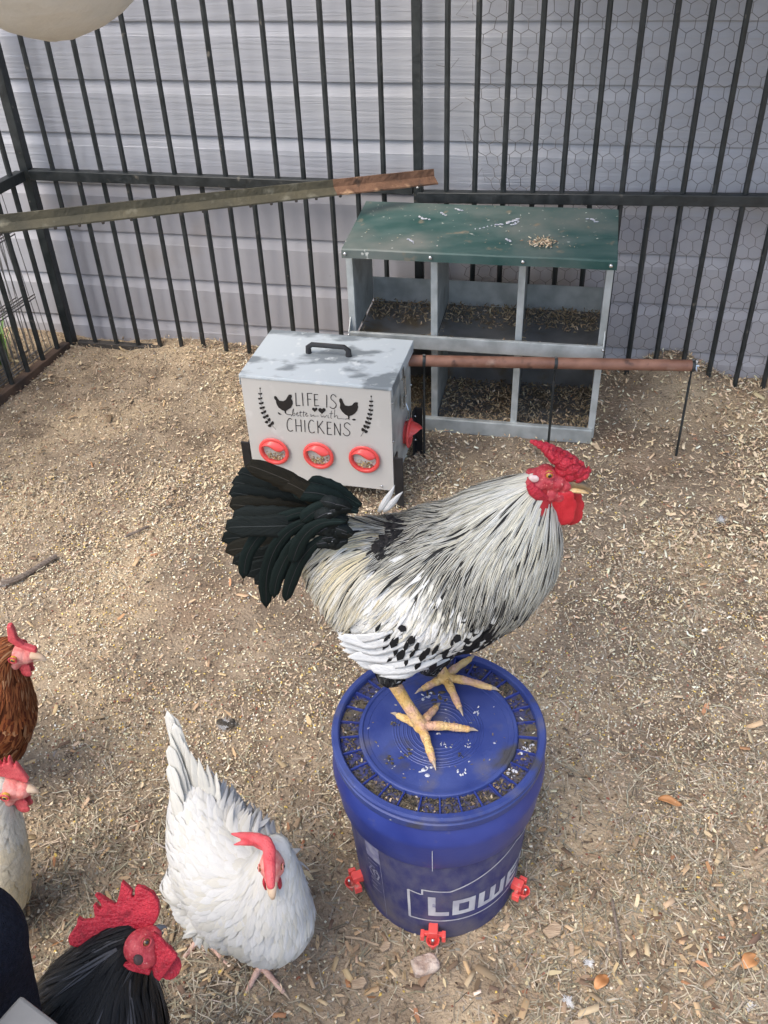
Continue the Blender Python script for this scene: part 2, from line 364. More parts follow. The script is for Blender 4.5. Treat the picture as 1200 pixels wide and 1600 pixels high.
# ------------------------------------------------------------ nest box
nb = thing('nest_box', 'six hole galvanised nest box with dirty green metal roof standing against the fence', 'nest box', WF(-.24, 2.36, 0))
AX = (WU, WN, ZZ); DV = [-.574, -.350, -.125, .090]; VF, VB = 2.235, 2.50
for i, u in enumerate(DV):
    end = i in (0, 3)
    mb = MB()   # partition sheet: lower box and upper box, with the sloping top edge
    for za, zb, va in ((.005, .262, VF+.01), (.275, .52, VF+.012)):
        mb.prism([WF(u-.001, va, za), WF(u-.001, VB, za), WF(u-.001, VB, zb+(.03 if zb > .4 else 0)), WF(u-.001, va, zb)], WU*.002)
    mb.build('side_panel' if end else 'partition', 'galv', nb, smooth=0)
    mb = MB(); mb.box(WF(u, VF+.004, .395), (.018, .010, .262), AX); mb.box(WF(u+.006, VF+.012, .395), (.004, .02, .262), AX); mb.build('upright_strip', 'galv', nb, smooth=0, bevel=.0015)
    mb = MB(); mb.box(WF(u, VF+.006, .135), (.018, .008, .25), AX); mb.build('upright_strip', 'galv', nb, smooth=0, bevel=.0015)
for i in range(3):
    a, b = DV[i], DV[i+1]
    for z in (.268, .018):
        mb = MB()
        n = 12; rows = []
        for p in range(n+1):
            rows.append([WF(a+.002+(b-a-.004)*p/n, VF+(VB-VF)*q/n, z - .010*math.sin(math.pi*p/n)*math.sin(math.pi*q/n)) for q in range(n+1)])
        mb.grid(rows); mb.build('nest_floor', 'galvdark', nb, smooth=180)
    mb = MB(); mb.box(WF((a+b)/2, VB-.002, .305), (b-a-.004, .002, .075), AX); mb.build('back_lip', 'galv', nb, smooth=0)
    mb = MB(); mb.box(WF((a+b)/2, VB-.002, .12), (b-a-.004, .002, .25), AX); mb.build('back_panel', 'galvdark', nb, smooth=0)
mb = MB(); mb.box(WF(-.242, 2.208, .287), (.674, .004, .036), AX); mb.box(WF(-.242, 2.211, .3055), (.674, .010, .003), AX); mb.box(WF(-.242, 2.22, .268), (.674, .022, .003), AX); mb.build('upper_lip', 'galv', nb, smooth=0, bevel=.001)
for s_ in (-.579, .095):
    mb = MB(); mb.prism([WF(s_-.001, 2.206, .268), WF(s_-.001, 2.24, .268), WF(s_-.001, 2.24, .345), WF(s_-.001, 2.206, .308)], WU*.002); mb.build('corner_bracket', 'galv', nb, smooth=0)
    mb = MB(); mb.ball(WF(s_, 2.204, .30), .004, 8, 6); mb.build('screw', 'steel', nb)
mb = MB(); mb.box(WF(-.242, 2.226, .02), (.672, .004, .042), AX); mb.box(WF(-.242, 2.232, .0415), (.672, .014, .003), AX); mb.build('base_lip', 'galv', nb, smooth=0, bevel=.001)
mb = MB()
n = 24; rows = []
for p in range(n+1):
    u = -.577 + .679*p/n; sx = .004*(-.5+p/n)
    rows.append([WF(u + q[0]*sx, q[1], q[2] + .002*noise.noise(V3((u*9, q[1]*9, 4)))) for q in ((0, 2.178, .527), (0, 2.176, .5485), (0, 2.180, .5515), (0, 2.28, .557), (0, 2.38, .5645), (0, 2.475, .571), (0, 2.478, .568))])
mb.grid(rows)
for u in (-.577, .102):
    mb.prism([WF(u-.001, 2.178, .5475), WF(u-.001, 2.475, .568), WF(u-.001, 2.475, .555), WF(u-.001, 2.178, .527)], WU*.002)
rf = mb.build('roof', 'green', nb, smooth=25)
for u in (-.568, -.35, -.122, .088):
    mb = MB(); mb.ball(WF(u, 2.174, .540), (.0052, .0052, .0052), 10, 8); mb.build('bolt', 'steel', rf)

# ------------------------------------------------------------ brown pipe perch on thin stakes
pp = thing('perch', 'low brown pipe perch on thin black stakes in front of the nest box', 'perch', WF(0, 2.17, 0))
def pe(u): # perch axis
    f = (u+.48)/(.322+.48); return V3(WF(u, 2.07+.135*f, .302-.030*f))
cuts = [-.50, -.354, -.022, .322]
for i in range(3):
    a, b = pe(cuts[i]+.004), pe(cuts[i+1]-.004)
    mb = MB(); mb.tube([a+(b-a)*k/8 for k in range(9)], .0150, 14); mb.build('pipe', 'copper', pp)
for u in cuts[1:]:
    p = pe(u); q = V3((p.x, p.y, 0)); q = q + WN*(-.01)
    mb = MB(); mb.tube([p+ZZ*.006, p-ZZ*.05, q+ZZ*-.03], .0034, 8); mb.lathe([(.0163, -.004), (.0170, 0), (.0163, .004)], p, 16, axis=(pe(.3)-pe(0)).normalized()); mb.build('stake', 'iron', pp)
    mb = MB(); mb.tube([p+ZZ*.008, p+ZZ*.017], .0042, 6); mb.build('nut', 'steel', pp)
e = pe(.322); mb = MB(); ax_ = (pe(.3)-pe(0)).normalized()
mb.tube([e, e+ax_*.016], .004, 8)
for s_ in (-1, 1):
    mb.tube([e+ax_*.008, e+ax_*.010+ZZ*.010*s_+WN*.006*s_, e+ax_*.012+ZZ*.013*s_+WN*.012*s_], [.003, .0035, .003], 6)
mb.build('wing_nut', 'steel', pp)

# ------------------------------------------------------------ angle iron resting across the corner
AL, AR = at_z(0, 346, .70), on_plane(677, 273, WF(0, 2.53, 0), WN)
adir = (AR-AL).normalized(); AL = AL - adir*.50
an = thing('angle_iron', 'long mossy steel angle bar with a rusty orange end lying slanted across the run corner', 'angle iron', (AL+AR)/2)
side_ = adir.cross(ZZ).normalized()    # toward the camera
L_ = (AR-AL).length
def angle_piece(s0, s1, m, nm):
    mb = MB(); n = 16
    prof = [(0, .0), (.004, -.021), (.030, -.034), (.030, -.030), (.007, -.018), (.004, .0)]
    rows = []
    for k in range(n+1):
        s_ = s0+(s1-s0)*k/n; p = AL+adir*s_
        rows.append([p + side_*(c+.001*noise.noise(V3((s_*20, c*99, 0)))) + ZZ*(z+.016) for c, z in prof+[prof[0]]])
    mb.grid(rows); mb.add(rows[0][:6], [tuple(range(6))]); mb.add(rows[-1][:6], [tuple(range(6))[::-1]])
    return mb.build(nm, m, an, smooth=20)
angle_piece(0, L_-.295, 'angle', 'mossy_length'); angle_piece(L_-.295, L_, 'rust', 'rusty_end')
k = .06
while k < L_-.28:
    p = AL+adir*k; mb = MB(); mb.tube([p+side_*.028+ZZ*-.016, p+side_*.028+ZZ*-.023], [.0045, .0035], 7); mb.build('bolt', 'iron_dusty', an); k += .055+.012*((int(k*100) % 3) == 0)

# ------------------------------------------------------------ feeder
FY = R(-14.82); FU = V3((math.cos(FY), math.sin(FY), 0)); FV = V3((-math.sin(FY), math.cos(FY), 0))
F0 = V3((-.336, 1.997, .045)); FW, FD, FH = .377, .236, .302
def FP(a, b, z): return F0 + FU*a + FV*b + ZZ*z
fd = thing('feeder', 'galvanised metal poultry feeder box with red feeding ports and black printed lettering', 'feeder', V3((F0.x+.17, F0.y+.08, 0)))
FA = (FU, FV, ZZ)
mb = MB(); mb.box(FP(FW/2, FD/2+.004, (FH-.004)/2), (FW-.008, FD-.010, FH-.008), FA); mb.build('body', 'galv', fd, smooth=0, bevel=.002)
mb = MB(); mb.box(FP(FW/2, .0, (FH-.006)/2), (FW, .005, FH-.010), FA); fp = mb.build('front_panel', 'front', fd, smooth=0, bevel=.001)
mb = MB(); mb.box(FP(FW/2, FD/2+.002, FH-.002), (FW+.006, FD+.012, .005), FA); mb.box(FP(FW/2, FD+.006, FH-.012), (FW+.006, .003, .02), FA)
mb.box(FP(FW+.0025, FD/2, FH-.016), (.002, FD+.006, .026), FA); mb.box(FP(-.0025, FD/2, FH-.016), (.002, FD+.006, .026), FA)
mb.box(FP(FW/2, -.0035, FH-.005), (FW+.006, .002, .006), FA)
lid = mb.build('lid', 'galvtop', fd, smooth=0, bevel=.001)
hc = FP(FW*.495, FD*.56, FH+.001); mb = MB()
hp = [hc-FU*.052+ZZ*0, hc-FU*.052+ZZ*.016, hc-FU*.042+ZZ*.024, hc+FU*.042+ZZ*.024, hc+FU*.052+ZZ*.016, hc+FU*.052+ZZ*0]
mb.tube(hp, [.0085, .0075, .007, .007, .0075, .0085], 8, flat=.8, up=FV); mb.build('handle', 'black', fd, bevel=0)
for a, b in ((.012, 0), (FW-.012, 0), (.012, FD+.004), (FW-.004, FD+.004)):
    mb = MB(); s_ = -1 if a < .1 else 1; x_ = a + s_*.012*(1 if s_ > 0 or b else 1)
    mb.box(FP(-.004 if s_ < 0 else FW+.004, b+(.012 if b < .1 else -.012), .028), (.004, .030, .155), FA)
    mb.box(FP(-.004 if s_ < 0 else FW+.004, b+(.012 if b < .1 else -.012), .028) + FU*s_*.010 + FV*(-.013 if b < .1 else .013), (.022, .004, .155), FA)
    lg = mb.build('leg', 'black', fd, smooth=0, bevel=.0015)
    for z in (.085, .045, .01):
        m2 = MB(); m2.ball(FP(-.007 if s_ < 0 else FW+.007, b+(.016 if b < .1 else -.010), z), .0035, 8, 6); m2.build('screw', 'steel', lg)
for a, z in ((.055, .018), (.20, .016), (.345, .014)):
    mb = MB(); mb.ball(FP(a, -.003, z), .004, 8, 6); mb.build('rivet', 'steel', fp)
for b, z in ((.012, FH-.05), (.012, FH-.16), (FD-.01, FH-.04), (FD-.01, FH-.12)):
    mb = MB(); mb.ball(FP(FW-.002, b, z), .0035, 8, 6); mb.build('rivet', 'steel', fd)
mb = MB(); lc = FP(FW+.004, FD*.46, FH-.01)   # toggle latch
mb.box(lc+ZZ*-.012, (.004, .020, .03), FA); mb.tube([lc+FU*.004+ZZ*-.02+FV*-.006, lc+FU*.006+ZZ*-.075+FV*-.008, lc+FU*.006+ZZ*-.08, lc+FU*.006+ZZ*-.075+FV*.008, lc+FU*.004+ZZ*-.02+FV*.006], .0016, 6)
mb.box(lc+ZZ*-.09, (.005, .022, .035), FA); mb.tube([lc+FU*.005+ZZ*-.10+FV*.006, lc+FU*.012+ZZ*-.115, lc+FU*.012+ZZ*-.14, lc+FU*.006+ZZ*-.145], .002, 6)
mb.build('latch', 'steel', fd)
# printed artwork, traced on the panel itself
fn = -FV; fpo = FP(0, -.0031, 0)
def F5(x, y): return on_plane(380+x/4.615, 580+y/4.615, fpo, fn)
def ribbon(mb, pts, w_, conv=F5, off=fn*.0004, taper=True):
    P = [V3(p) if len(p) == 3 else conv(*p) for p in pts]
    # smooth by chaikin
    for _ in range(2 if len(P) > 2 else 0):
        Q = [P[0]]
        for a, b in zip(P, P[1:]): Q += [a.lerp(b, .25), a.lerp(b, .75)]
        P = Q+[P[-1]]
    vs = []
    for i, p in enumerate(P):
        t = (P[min(i+1, len(P)-1)]-P[max(i-1, 0)]).normalized(); s_ = t.cross(off.normalized())*w_/2
        vs += [p+off+s_, p+off-s_]
    mb.add(vs, [(2*i, 2*i+1, 2*i+3, 2*i+2) for i in range(len(P)-1)])
txt = dict(life=[[(378, 155), (382, 250)], [(382, 249), (412, 246)], [(425, 155), (432, 250)], [(462, 158), (468, 250)], [(462, 159), (498, 160)], [(464, 200), (490, 202)], [(512, 165), (516, 250)], [(516, 249), (548, 248)], [(512, 167), (540, 168)], [(514, 205), (538, 206)], [(602, 170), (602, 262)],
    [(672, 187), (655, 166), (635, 172), (630, 198), (655, 218), (674, 240), (664, 265), (642, 270), (624, 256)]],
 ck=[[(352, 348), (335, 336), (318, 356), (315, 395), (325, 428), (345, 434), (358, 424)], [(378, 345), (382, 435)], [(415, 348), (420, 437)], [(380, 392), (418, 393)], [(443, 352), (446, 438)],
    [(510, 362), (490, 348), (472, 370), (470, 410), (482, 442), (503, 446), (516, 436)], [(535, 357), (540, 447)], [(575, 358), (541, 405)], [(547, 398), (585, 452)], [(605, 365), (607, 455)], [(607, 455), (640, 457)], [(605, 366), (637, 368)], [(606, 410), (632, 411)],
    [(660, 460), (658, 372)], [(658, 374), (700, 464)], [(700, 464), (700, 378)], [(773, 388), (752, 368), (730, 378), (728, 402), (755, 420), (774, 445), (755, 468), (732, 462), (720, 446)]])
mb = MB()
for g in txt.values():
    for st in g: ribbon(mb, st, .0021)
for st in ([(345, 325), (360, 300), (364, 262), (355, 290), (360, 325), (375, 318), (372, 300), (362, 305)], [(385, 312), (396, 300), (388, 295), (383, 312), (392, 326), (405, 315)], [(412, 285), (410, 322), (421, 326)], [(402, 299), (425, 296)], [(436, 285), (432, 325), (442, 325)], [(427, 298), (450, 296)],
        [(448, 315), (463, 303), (455, 298), (449, 315), (457, 328), (470, 318)], [(480, 308), (491, 312), (486, 328), (498, 322)], [(498, 322), (512, 312), (508, 326), (525, 322), (545, 323)], [(560, 310), (565, 336), (582, 316), (586, 338), (602, 315)], [(612, 315), (611, 338), (622, 335)], [(636, 285), (630, 338), (641, 340)], [(620, 306), (650, 302)], [(661, 275), (655, 340), (668, 318), (681, 321), (680, 345), (700, 340), (742, 346)]):
    ribbon(mb, st, .0011)
mb.build('lettering', 'ink', fp, smooth=0, fix=False)
def filled(mb, pts, conv=F5, off=fn*.0004):
    P = [conv(*p)+off for p in pts]; mb.add(P, [tuple(range(len(P)))])
henL = [(222, 183), (232, 178), (242, 185), (248, 195), (262, 212), (290, 215), (308, 205), (318, 185), (330, 168), (348, 168), (352, 185), (345, 195), (357, 215), (358, 235), (345, 262), (325, 275), (310, 285), (308, 300), (300, 302), (298, 287), (280, 280), (255, 262), (240, 235), (235, 210), (225, 200)]
henR = [(693, 200), (705, 193), (715, 205), (722, 225), (735, 245), (760, 250), (785, 245), (798, 228), (812, 222), (828, 225), (826, 245), (830, 258), (822, 285), (805, 305), (785, 318), (768, 322), (765, 340), (757, 342), (755, 322), (735, 312), (712, 290), (697, 265), (700, 235), (692, 215)]
for hn, ft in ((henL, ([(302, 300), (318, 312), (345, 313)], [(250, 293), (262, 300), (278, 312), (262, 314), (252, 306)])), (henR, ([(738, 344), (752, 342), (768, 346)], [(785, 346), (800, 341), (816, 350), (802, 356), (790, 354)]))):
    mb = MB(); filled(mb, hn); ribbon(mb, ft[0], .0016); filled(mb, ft[1]); mb.build('hen_print', 'ink', fp, smooth=0, fix=False)
for cx, cy, r_ in ((516, 276, 19), (568, 284, 26)):
    mb = MB(); P = []
    for k in range(24):
        t_ = 2*math.pi*k/24; P.append((cx+r_*1.05*math.sin(t_)**3, cy-r_*(.81*math.cos(t_)-.31*math.cos(2*t_)-.12*math.cos(3*t_)-.06*math.cos(4*t_))))
    filled(mb, P); mb.build('heart_print', 'ink', fp, smooth=0, fix=False)
for stem in ([(122, 132), (124, 200), (142, 285), (180, 360), (238, 422)], [(923, 190), (922, 270), (906, 350), (885, 410), (848, 470)]):
    mb = MB(); ribbon(mb, stem, .0009)
    pts = [np.array(p, float) for p in stem]; seg = np.array([np.hypot(*(b-a)) for a, b in zip(pts, pts[1:])]); tot = seg.sum()
    def on(s_):
        for a, b, L in zip(pts, pts[1:], seg):
            if s_ <= L: return a+(b-a)*s_/L, (b-a)/L
            s_ -= L
        return pts[-1], (pts[-1]-pts[-2])/seg[-1]
    for k in range(9):
        f = k/8; p, t_ = on(tot*(.0+.86*f)); L = 14+13*f; W = 5+6.5*f
        for sg in ((-1, 1) if k else (0,)):
            ang = math.atan2(-t_[1], -t_[0])+sg*1.0; d = np.array([math.cos(ang), math.sin(ang)]); c_ = p+d*(L*.62); q = np.array([-d[1], d[0]])
            filled(mb, [tuple(c_+d*(L*.5*math.cos(h))+q*(W*math.sin(h)*(1-.35*math.cos(h)))) for h in np.linspace(0, 2*math.pi, 13)[:-1]])
    mb.build('laurel_print', 'ink', fp, smooth=0, fix=False)
# feeding ports
def port(c, ou, oz, on_, parent, nm='port', k=1.17, out=1.0):
    ou0, oz0 = ou, oz; ou, oz = ou*k, oz*k
    mb = MB(); prof = [(.0265, -.004), (.030, .0), (.0335, .0015), (.0345, .0035), (.0330, .0055), (.0285, .0065), (.0262, .004), (.0255, -.012), (.0235, -.024), (.0, -.026)]
    n = 40
    rows = [[c+ou*(r_*math.cos(2*math.pi*j/n))+oz*(r_*math.sin(2*math.pi*j/n))+on_*(z+.004) for j in range(n+1)] for r_, z in prof]
    mb.grid(rows); pr = mb.build(nm, 'red', parent, smooth=60, fix=False)
    mb = MB(); rows = []
    for i in range(21):
        u = -1+2*i/20; yt = math.sqrt(max(0, 1-u*u)); yb = min(yt, .38+.30*math.sin(-u*2.6+.2)*(1-u*u)) if abs(u) < 1 else 0
        row = []
        for j in range(9):
            t_ = j/8; y = yt+(yb-yt)*t_
            row.append(c+ou*(u*.0285)+oz*(y*.0285)+on_*(.008+.011*out*math.sin(t_*math.pi*.62)*(1-u*u)**.5))
        rows.append(row)
    mb.grid(rows); hd = mb.build('hood', 'red', pr, smooth=180, fix=False); m_ = hd.modifiers.new('t', 'SOLIDIFY'); m_.thickness = .0018
    return pr
GR = []   # places that hold grain: centre, ou, oz, normal, radius
for cx, cy in ((228, 568), (548, 599), (878, 626)):
    c_ = F5(cx, cy); port(c_, FU, ZZ, fn, fd); GR.append((c_, FU, ZZ, fn))
pc = on_plane(636, 676, FP(FW+.001, 0, 0), FU); port(pc, FV, ZZ, FU, fd, out=3.0)

# ------------------------------------------------------------ bucket waterer
BC = V3((.066, .881, 0)); LZ = .357
bk = thing('bucket', 'blue plastic bucket with closed lid and red drinker cups, the cockerel standing on it', 'bucket', BC)
rb = lambda z: .131+.014*max(z, 0)/.234
mb = MB(); mb.lathe([(0, .004), (.122, .004), (.129, .0), (rb(.01), .008)]+[(rb(z), z) for z in (.05, .1, .15, .2, .234)], BC, 96); bb = mb.build('body', 'bluedirty', bk, smooth=50)
mb = MB(); mb.lathe([(.144, .232), (.1510, .233), (.1525, .236), (.1545, .262), (.1588, .290), (.1592, .297), (.1585, .302), (.1520, .328), (.1505, .330), (.150, .345)], BC, 96); mb.build('collar', 'blue', bk, smooth=28)
prof = [(.1555, .331), (.1563, .334), (.1568, .344), (.1545, .346), (.1545, .349), (.1572, .351), (.1570, .355), (.1545, LZ+.0015), (.1475, LZ+.0015), (.1455, LZ-.001), (.1445, .3475), (.1175, .3475), (.1165, .353), (.1150, .3545), (.1115, .3545), (.1100, .352), (.103, .3512), (.1025, .3505)]
for r_ in (.066, .062, .058, .052, .046, .040, .034): prof += [(r_+.0012, .3505), (r_, .3512), (r_-.0012, .3505)]
prof += [(0, .3505)]
mb = MB(); mb.lathe(prof, BC, 128); ld = mb.build('lid', 'bluelid', bk, smooth=30)
mb = MB(); mb.lathe([(.1443, .3480), (.1178, .3480)], BC, 96); mb.build('groove', 'lidgroove', ld, smooth=30)
rib = None
for k in range(30):
    th = 2*math.pi*k/30+.05
    if rib is None:
        mb = MB(); mb.box((.1308, 0, .3498), (.0275, .0022, .0052)); rib = mb.build('rib', 'blue', ld, smooth=0, origin=(0, 0, 0)); rib.location = (0, 0, 0); rib.rotation_euler = (0, 0, th)
    else: inst(rib, (0, 0, 0), ld, rotz=th)
# seam line and print wrapped on the bucket
def B(th, z, o=.0006):
    r_ = rb(z)+o; a = R(th); return V3((BC.x+r_*math.sin(a), BC.y-r_*math.cos(a), z))
def bpatch(mb, a0, z0_, a1, z1_, n=None, sk=0):
    n = n or max(1, int(abs(a1-a0)/2.5)+1)
    for i in range(n):
        t0, t1 = i/n, (i+1)/n
        q = lambda t, z: B(a0+(a1-a0)*t, z+sk*t)
        mb.add([q(t0, z0_), q(t1, z0_), q(t1, z1_), q(t0, z1_)], [(0, 1, 2, 3)])
def bline(mb, pts, w_, o=.0006):
    P = []
    for (a, z), (a2, z2) in zip(pts, pts[1:]):
        n = max(1, int(abs(a2-a)/3)+1)
        for i in range(n): P.append((a+(a2-a)*i/n, z+(z2-z)*i/n))
    P.append(pts[-1]); vs = []
    for i, (a, z) in enumerate(P):
        p0 = P[max(i-1, 0)]; p1 = P[min(i+1, len(P)-1)]; da = (p1[0]-p0[0])*.0024; dz = p1[1]-p0[1]; l = math.hypot(da, dz) or 1
        na, nz_ = -dz/l, da/l; vs += [B(a+na*w_/2/.0024, z+nz_*w_/2, o), B(a-na*w_/2/.0024, z-nz_*w_/2, o)]
    mb.add(vs, [(2*i, 2*i+1, 2*i+3, 2*i+2) for i in range(len(P)-1)])
mb = MB()
bline(mb, [(-22.5, .147), (-22.8, .062)], .0042); bline(mb, [(-22.6, .147), (-14.2, .141)], .003); bline(mb, [(-13.8, .141), (-13.6, .157)], .003)
bline(mb, [(-13.8, .156), (3.3, .153), (14.3, .166), (32, .186), (50, .203), (68, .186), (88, .166), (99, .153), (116, .156)], .0034)
bline(mb, [(116, .156), (116, .141), (125, .147), (125, .062)], .003); bline(mb, [(-22.8, .063), (125, .063)], .0034)
# letters
bpatch(mb, -10.3, .079, -5.6, .137); bpatch(mb, -5.6, .079, 3.0, .091)
def boxletter(a0, a1, z0_, z1_, sa, sz): 
    bpatch(mb, a0, z0_, a0+sa, z1_); bpatch(mb, a1-sa, z0_, a1, z1_); bpatch(mb, a0+sa, z0_, a1-sa, z0_+sz); bpatch(mb, a0+sa, z1_-sz, a1-sa, z1_)
boxletter(5.2, 20.2, .079, .124, 4.2, .011)
a = 22.6; bpatch(mb, a, .079, a+4.2, .124); bpatch(mb, a+8.5, .079, a+12.7, .124); bpatch(mb, a+17, .079, a+21.2, .124); bpatch(mb, a+4.2, .079, a+8.5, .090); bpatch(mb, a+12.7, .079, a+17, .090)
a = 46.5; bpatch(mb, a, .079, a+4.2, .124); [bpatch(mb, a+4.2, z, a+13, z+.0105) for z in (.079, .0965, .1135)]
a = 61.5; bpatch(mb, a, .110, a+3.4, .128)
a = 67; [bpatch(mb, a, z, a+13, z+.010) for z in (.079, .0965, .114)]; bpatch(mb, a, .1065, a+4.2, .114); bpatch(mb, a+8.8, .089, a+13, .0965)
mb.build('store_name', 'print', bb, smooth=0, fix=False)
mb = MB(); bline(mb, [(-41.5, .222), (-41.8, .018)], .0009); bpatch(mb, -53, .176, -41.8, .222)
for k in range(7): bline(mb, [(-52.5, .166-.007*k*1.9), (-44-3*(k % 2), .166-.007*k*1.9)], .002)
bline(mb, [(-50, .150), (-53, .135), (-50, .120), (-46, .120), (-44, .135), (-46, .148), (-49, .140), (-48, .128)], .003)
mb.build('care_label', 'printfaint', bb, smooth=0, fix=False)
mb = MB(); bline(mb, [(-7, .292), (-7, .236)], .0008, .0125); mb.build('seam', 'print', bk, smooth=0, fix=False)
# drinker cups
def drinker(th, z):
    a = R(th); n_ = V3((math.sin(a), -math.cos(a), 0)); s_ = n_.cross(ZZ)*-1; c_ = B(th, z)
    mb = MB(); AXn = (s_, n_, ZZ)
    mb.box(c_+n_*.010, (.038, .006, .007), AXn); mb.box(c_+n_*.008+ZZ*.006, (.014, .018, .015), AXn); mb.tube([c_-n_*.006+ZZ*.004, c_+n_*.012+ZZ*.004], .0075, 12)
    prof = [(.0012, -.028), (.0045, -.019), (.0100, -.005), (.0108, .000), (.0092, .000), (.006, -.008), (.0, -.012)]
    mb.lathe(prof, c_+n_*.019+ZZ*-.001, 16)
    for q in (-1, 1): mb.box(c_+n_*.012+s_*(.0165*q)+ZZ*-.002, (.006, .012, .014), AXn)
    d = mb.build('drinker_cup', 'red', bk, smooth=30, bevel=.0008)
    m2 = MB(); m2.tube([c_+n_*.022+ZZ*-.012, c_+n_*.022+ZZ*.002], .0025, 8); m2.ball(c_+n_*.022+ZZ*.003, .003, 8, 6); m2.build('valve_pin', 'steel', d)
    return d
drinker(-7, .040); drinker(-72, .038); drinker(60, .040)

# ------------------------------------------------------------ operator's knee and the chair arm in the corner
pn = thing('person', 'dark navy trousered knee of a standing person at the bottom left edge', 'person', (-.42, .30, 0))
mb = MB(); k_ = at_z(-60, 1482, .60)
hip = k_+V3((-.10, -.30, .16)); ank = k_+V3((-.06, -.06, -.52)); r_k = .060
mb.tube([hip, hip.lerp(k_, .5), hip.lerp(k_, .85), k_], [.085, .078, .068, .058], 20); mb.ball(k_, (.0600, .0600, .064), 20, 14)
mb.tube([k_, k_.lerp(ank, .3), k_.lerp(ank, .65), ank], [.057, .058, .048, .040], 20)
kn = mb.build('trouser_leg', 'navy', pn); apply_remesh(kn, .008, 6)
mb = MB(); mb.ball(ank+V3((.01, .06, -.04)), (.045, .12, .045), 16, 10); apply_remesh(mb.build('shoe', 'black', pn), .006, 3)
ch = thing('folding_chair', 'grey metal chair arm just showing in the bottom left corner', 'chair', (-.40, .22, 0))
a_, b_ = at_z(36, 1556, .62), at_z(130, 1628, .62); d_ = (b_-a_).normalized(); n_ = d_.cross(ZZ)
mb = MB(); mb.box(a_.lerp(b_, .9)-n_*-.030+ZZ*-.012, ((b_-a_).length*1.9, .06, .022), (d_, n_, ZZ)); mb.build('arm', 'greybar', ch, smooth=0, bevel=.003)
q = a_.lerp(b_, 1.2)+n_*.03; mb = MB(); mb.tube([q+ZZ*-.02, V3((q.x, q.y, 0))], .011, 10); mb.build('leg', 'greybar', ch)
mb = MB(); mb.tube([q+V3((-.05, -.35, -.02)), V3((q.x-.05, q.y-.35, 0))], .011, 10); mb.build('leg', 'greybar', ch)
mb = MB(); mb.box(q+V3((-.25, -.2, -.22)), (.42, .40, .02)); mb.build('seat', 'navy', ch, smooth=0, bevel=.004)

# ------------------------------------------------------------ feathers
def feather_mat(name, rough=.75, spec=.25, sheen=0, transl=.12, rachis=0, bump=.35, barb=.88):
    m = bpy.data.materials.new(name); m.use_nodes = True; nt = m.node_tree; b = nt.nodes['Principled BSDF']; N = nt.nodes.new
    def at(n_): a = N('ShaderNodeAttribute'); a.attribute_name = n_; return a
    def ma(op, a, b_=None, c_=None):
        x = N('ShaderNodeMath'); x.operation = op
        for i, q in enumerate((a, b_, c_)):
            if q is None: continue
            if isinstance(q, (int, float)): x.inputs[i].default_value = q
            else: link(nt, q, x.inputs[i])
        return x.outputs[0]
    def mr(x, lo, hi, a=0, bb=1):
        r = N('ShaderNodeMapRange'); r.interpolation_type = 'SMOOTHSTEP'
        for i, q in enumerate((x, lo, hi, a, bb)):
            if isinstance(q, (int, float)): r.inputs[i].default_value = q
            else: link(nt, q, r.inputs[i])
        return r.outputs[0]
    uv = N('ShaderNodeSeparateXYZ'); link(nt, at('fuv').outputs['Vector'], uv.inputs[0]); U_, V_, W_ = uv.outputs
    au = ma('ABSOLUTE', U_); aw = ma('MULTIPLY', au, .94); st = at('st').outputs['Fac']
    stripe = ma('MULTIPLY', mr(au, ma('SUBTRACT', st, .12), ma('ADD', st, .12), 1, 0), mr(V_, .05, .3))
    e = ma('MAXIMUM', aw, ma('MULTIPLY', ma('SUBTRACT', V_, .25), 1.33))
    lace = mr(e, ma('ADD', st, 1.0), ma('ADD', st, 1.1))
    neg = ma('LESS_THAN', st, 0); fac = ma('ADD', ma('MULTIPLY', stripe, ma('SUBTRACT', 1, neg)), ma('MULTIPLY', lace, neg))
    mx = N('ShaderNodeMix'); mx.data_type = 'RGBA'; link(nt, fac, mx.inputs[0]); link(nt, at('ca').outputs['Color'], mx.inputs[6]); link(nt, at('cb').outputs['Color'], mx.inputs[7])
    # barbs
    cv = N('ShaderNodeCombineXYZ'); link(nt, ma('MULTIPLY', au, 1.6), cv.inputs[0]); link(nt, ma('ADD', ma('MULTIPLY', V_, 34), ma('MULTIPLY', au, -7)), cv.inputs[1]); link(nt, ma('MULTIPLY', W_, 50), cv.inputs[2])
    nz = N('ShaderNodeTexNoise'); nz.inputs['Scale'].default_value = 1; nz.inputs['Detail'].default_value = 2; link(nt, cv.outputs[0], nz.inputs[0])
    sc = mr(nz.outputs[0], .3, .7, barb, 2-barb-.04)
    if rachis: sc = ma('ADD', sc, ma('MULTIPLY', mr(au, .02, .06, 1, 0), rachis))
    vm = N('ShaderNodeVectorMath'); vm.operation = 'SCALE'; link(nt, mx.outputs[2], vm.inputs[0]); link(nt, sc, vm.inputs[3])
    link(nt, vm.outputs[0], b.inputs['Base Color']); b.inputs['Roughness'].default_value = rough; b.inputs['Specular IOR Level'].default_value = spec
    if sheen: b.inputs['Specular Tint'].default_value = (.75, .95, .90, 1)
    bp = N('ShaderNodeBump'); bp.inputs['Strength'].default_value = bump; bp.inputs['Distance'].default_value = .002; link(nt, nz.outputs[0], bp.inputs['Height']); link(nt, bp.outputs[0], b.inputs['Normal'])
    if transl:
        tr = N('ShaderNodeBsdfTranslucent'); link(nt, vm.outputs[0], tr.inputs[0]); ms = N('ShaderNodeMixShader'); ms.inputs[0].default_value = transl
        link(nt, b.outputs[0], ms.inputs[1]); link(nt, tr.outputs[0], ms.inputs[2]); link(nt, ms.outputs[0], nt.nodes['Material Output'].inputs[0])
    return m
MT['feather'] = feather_mat('feather')
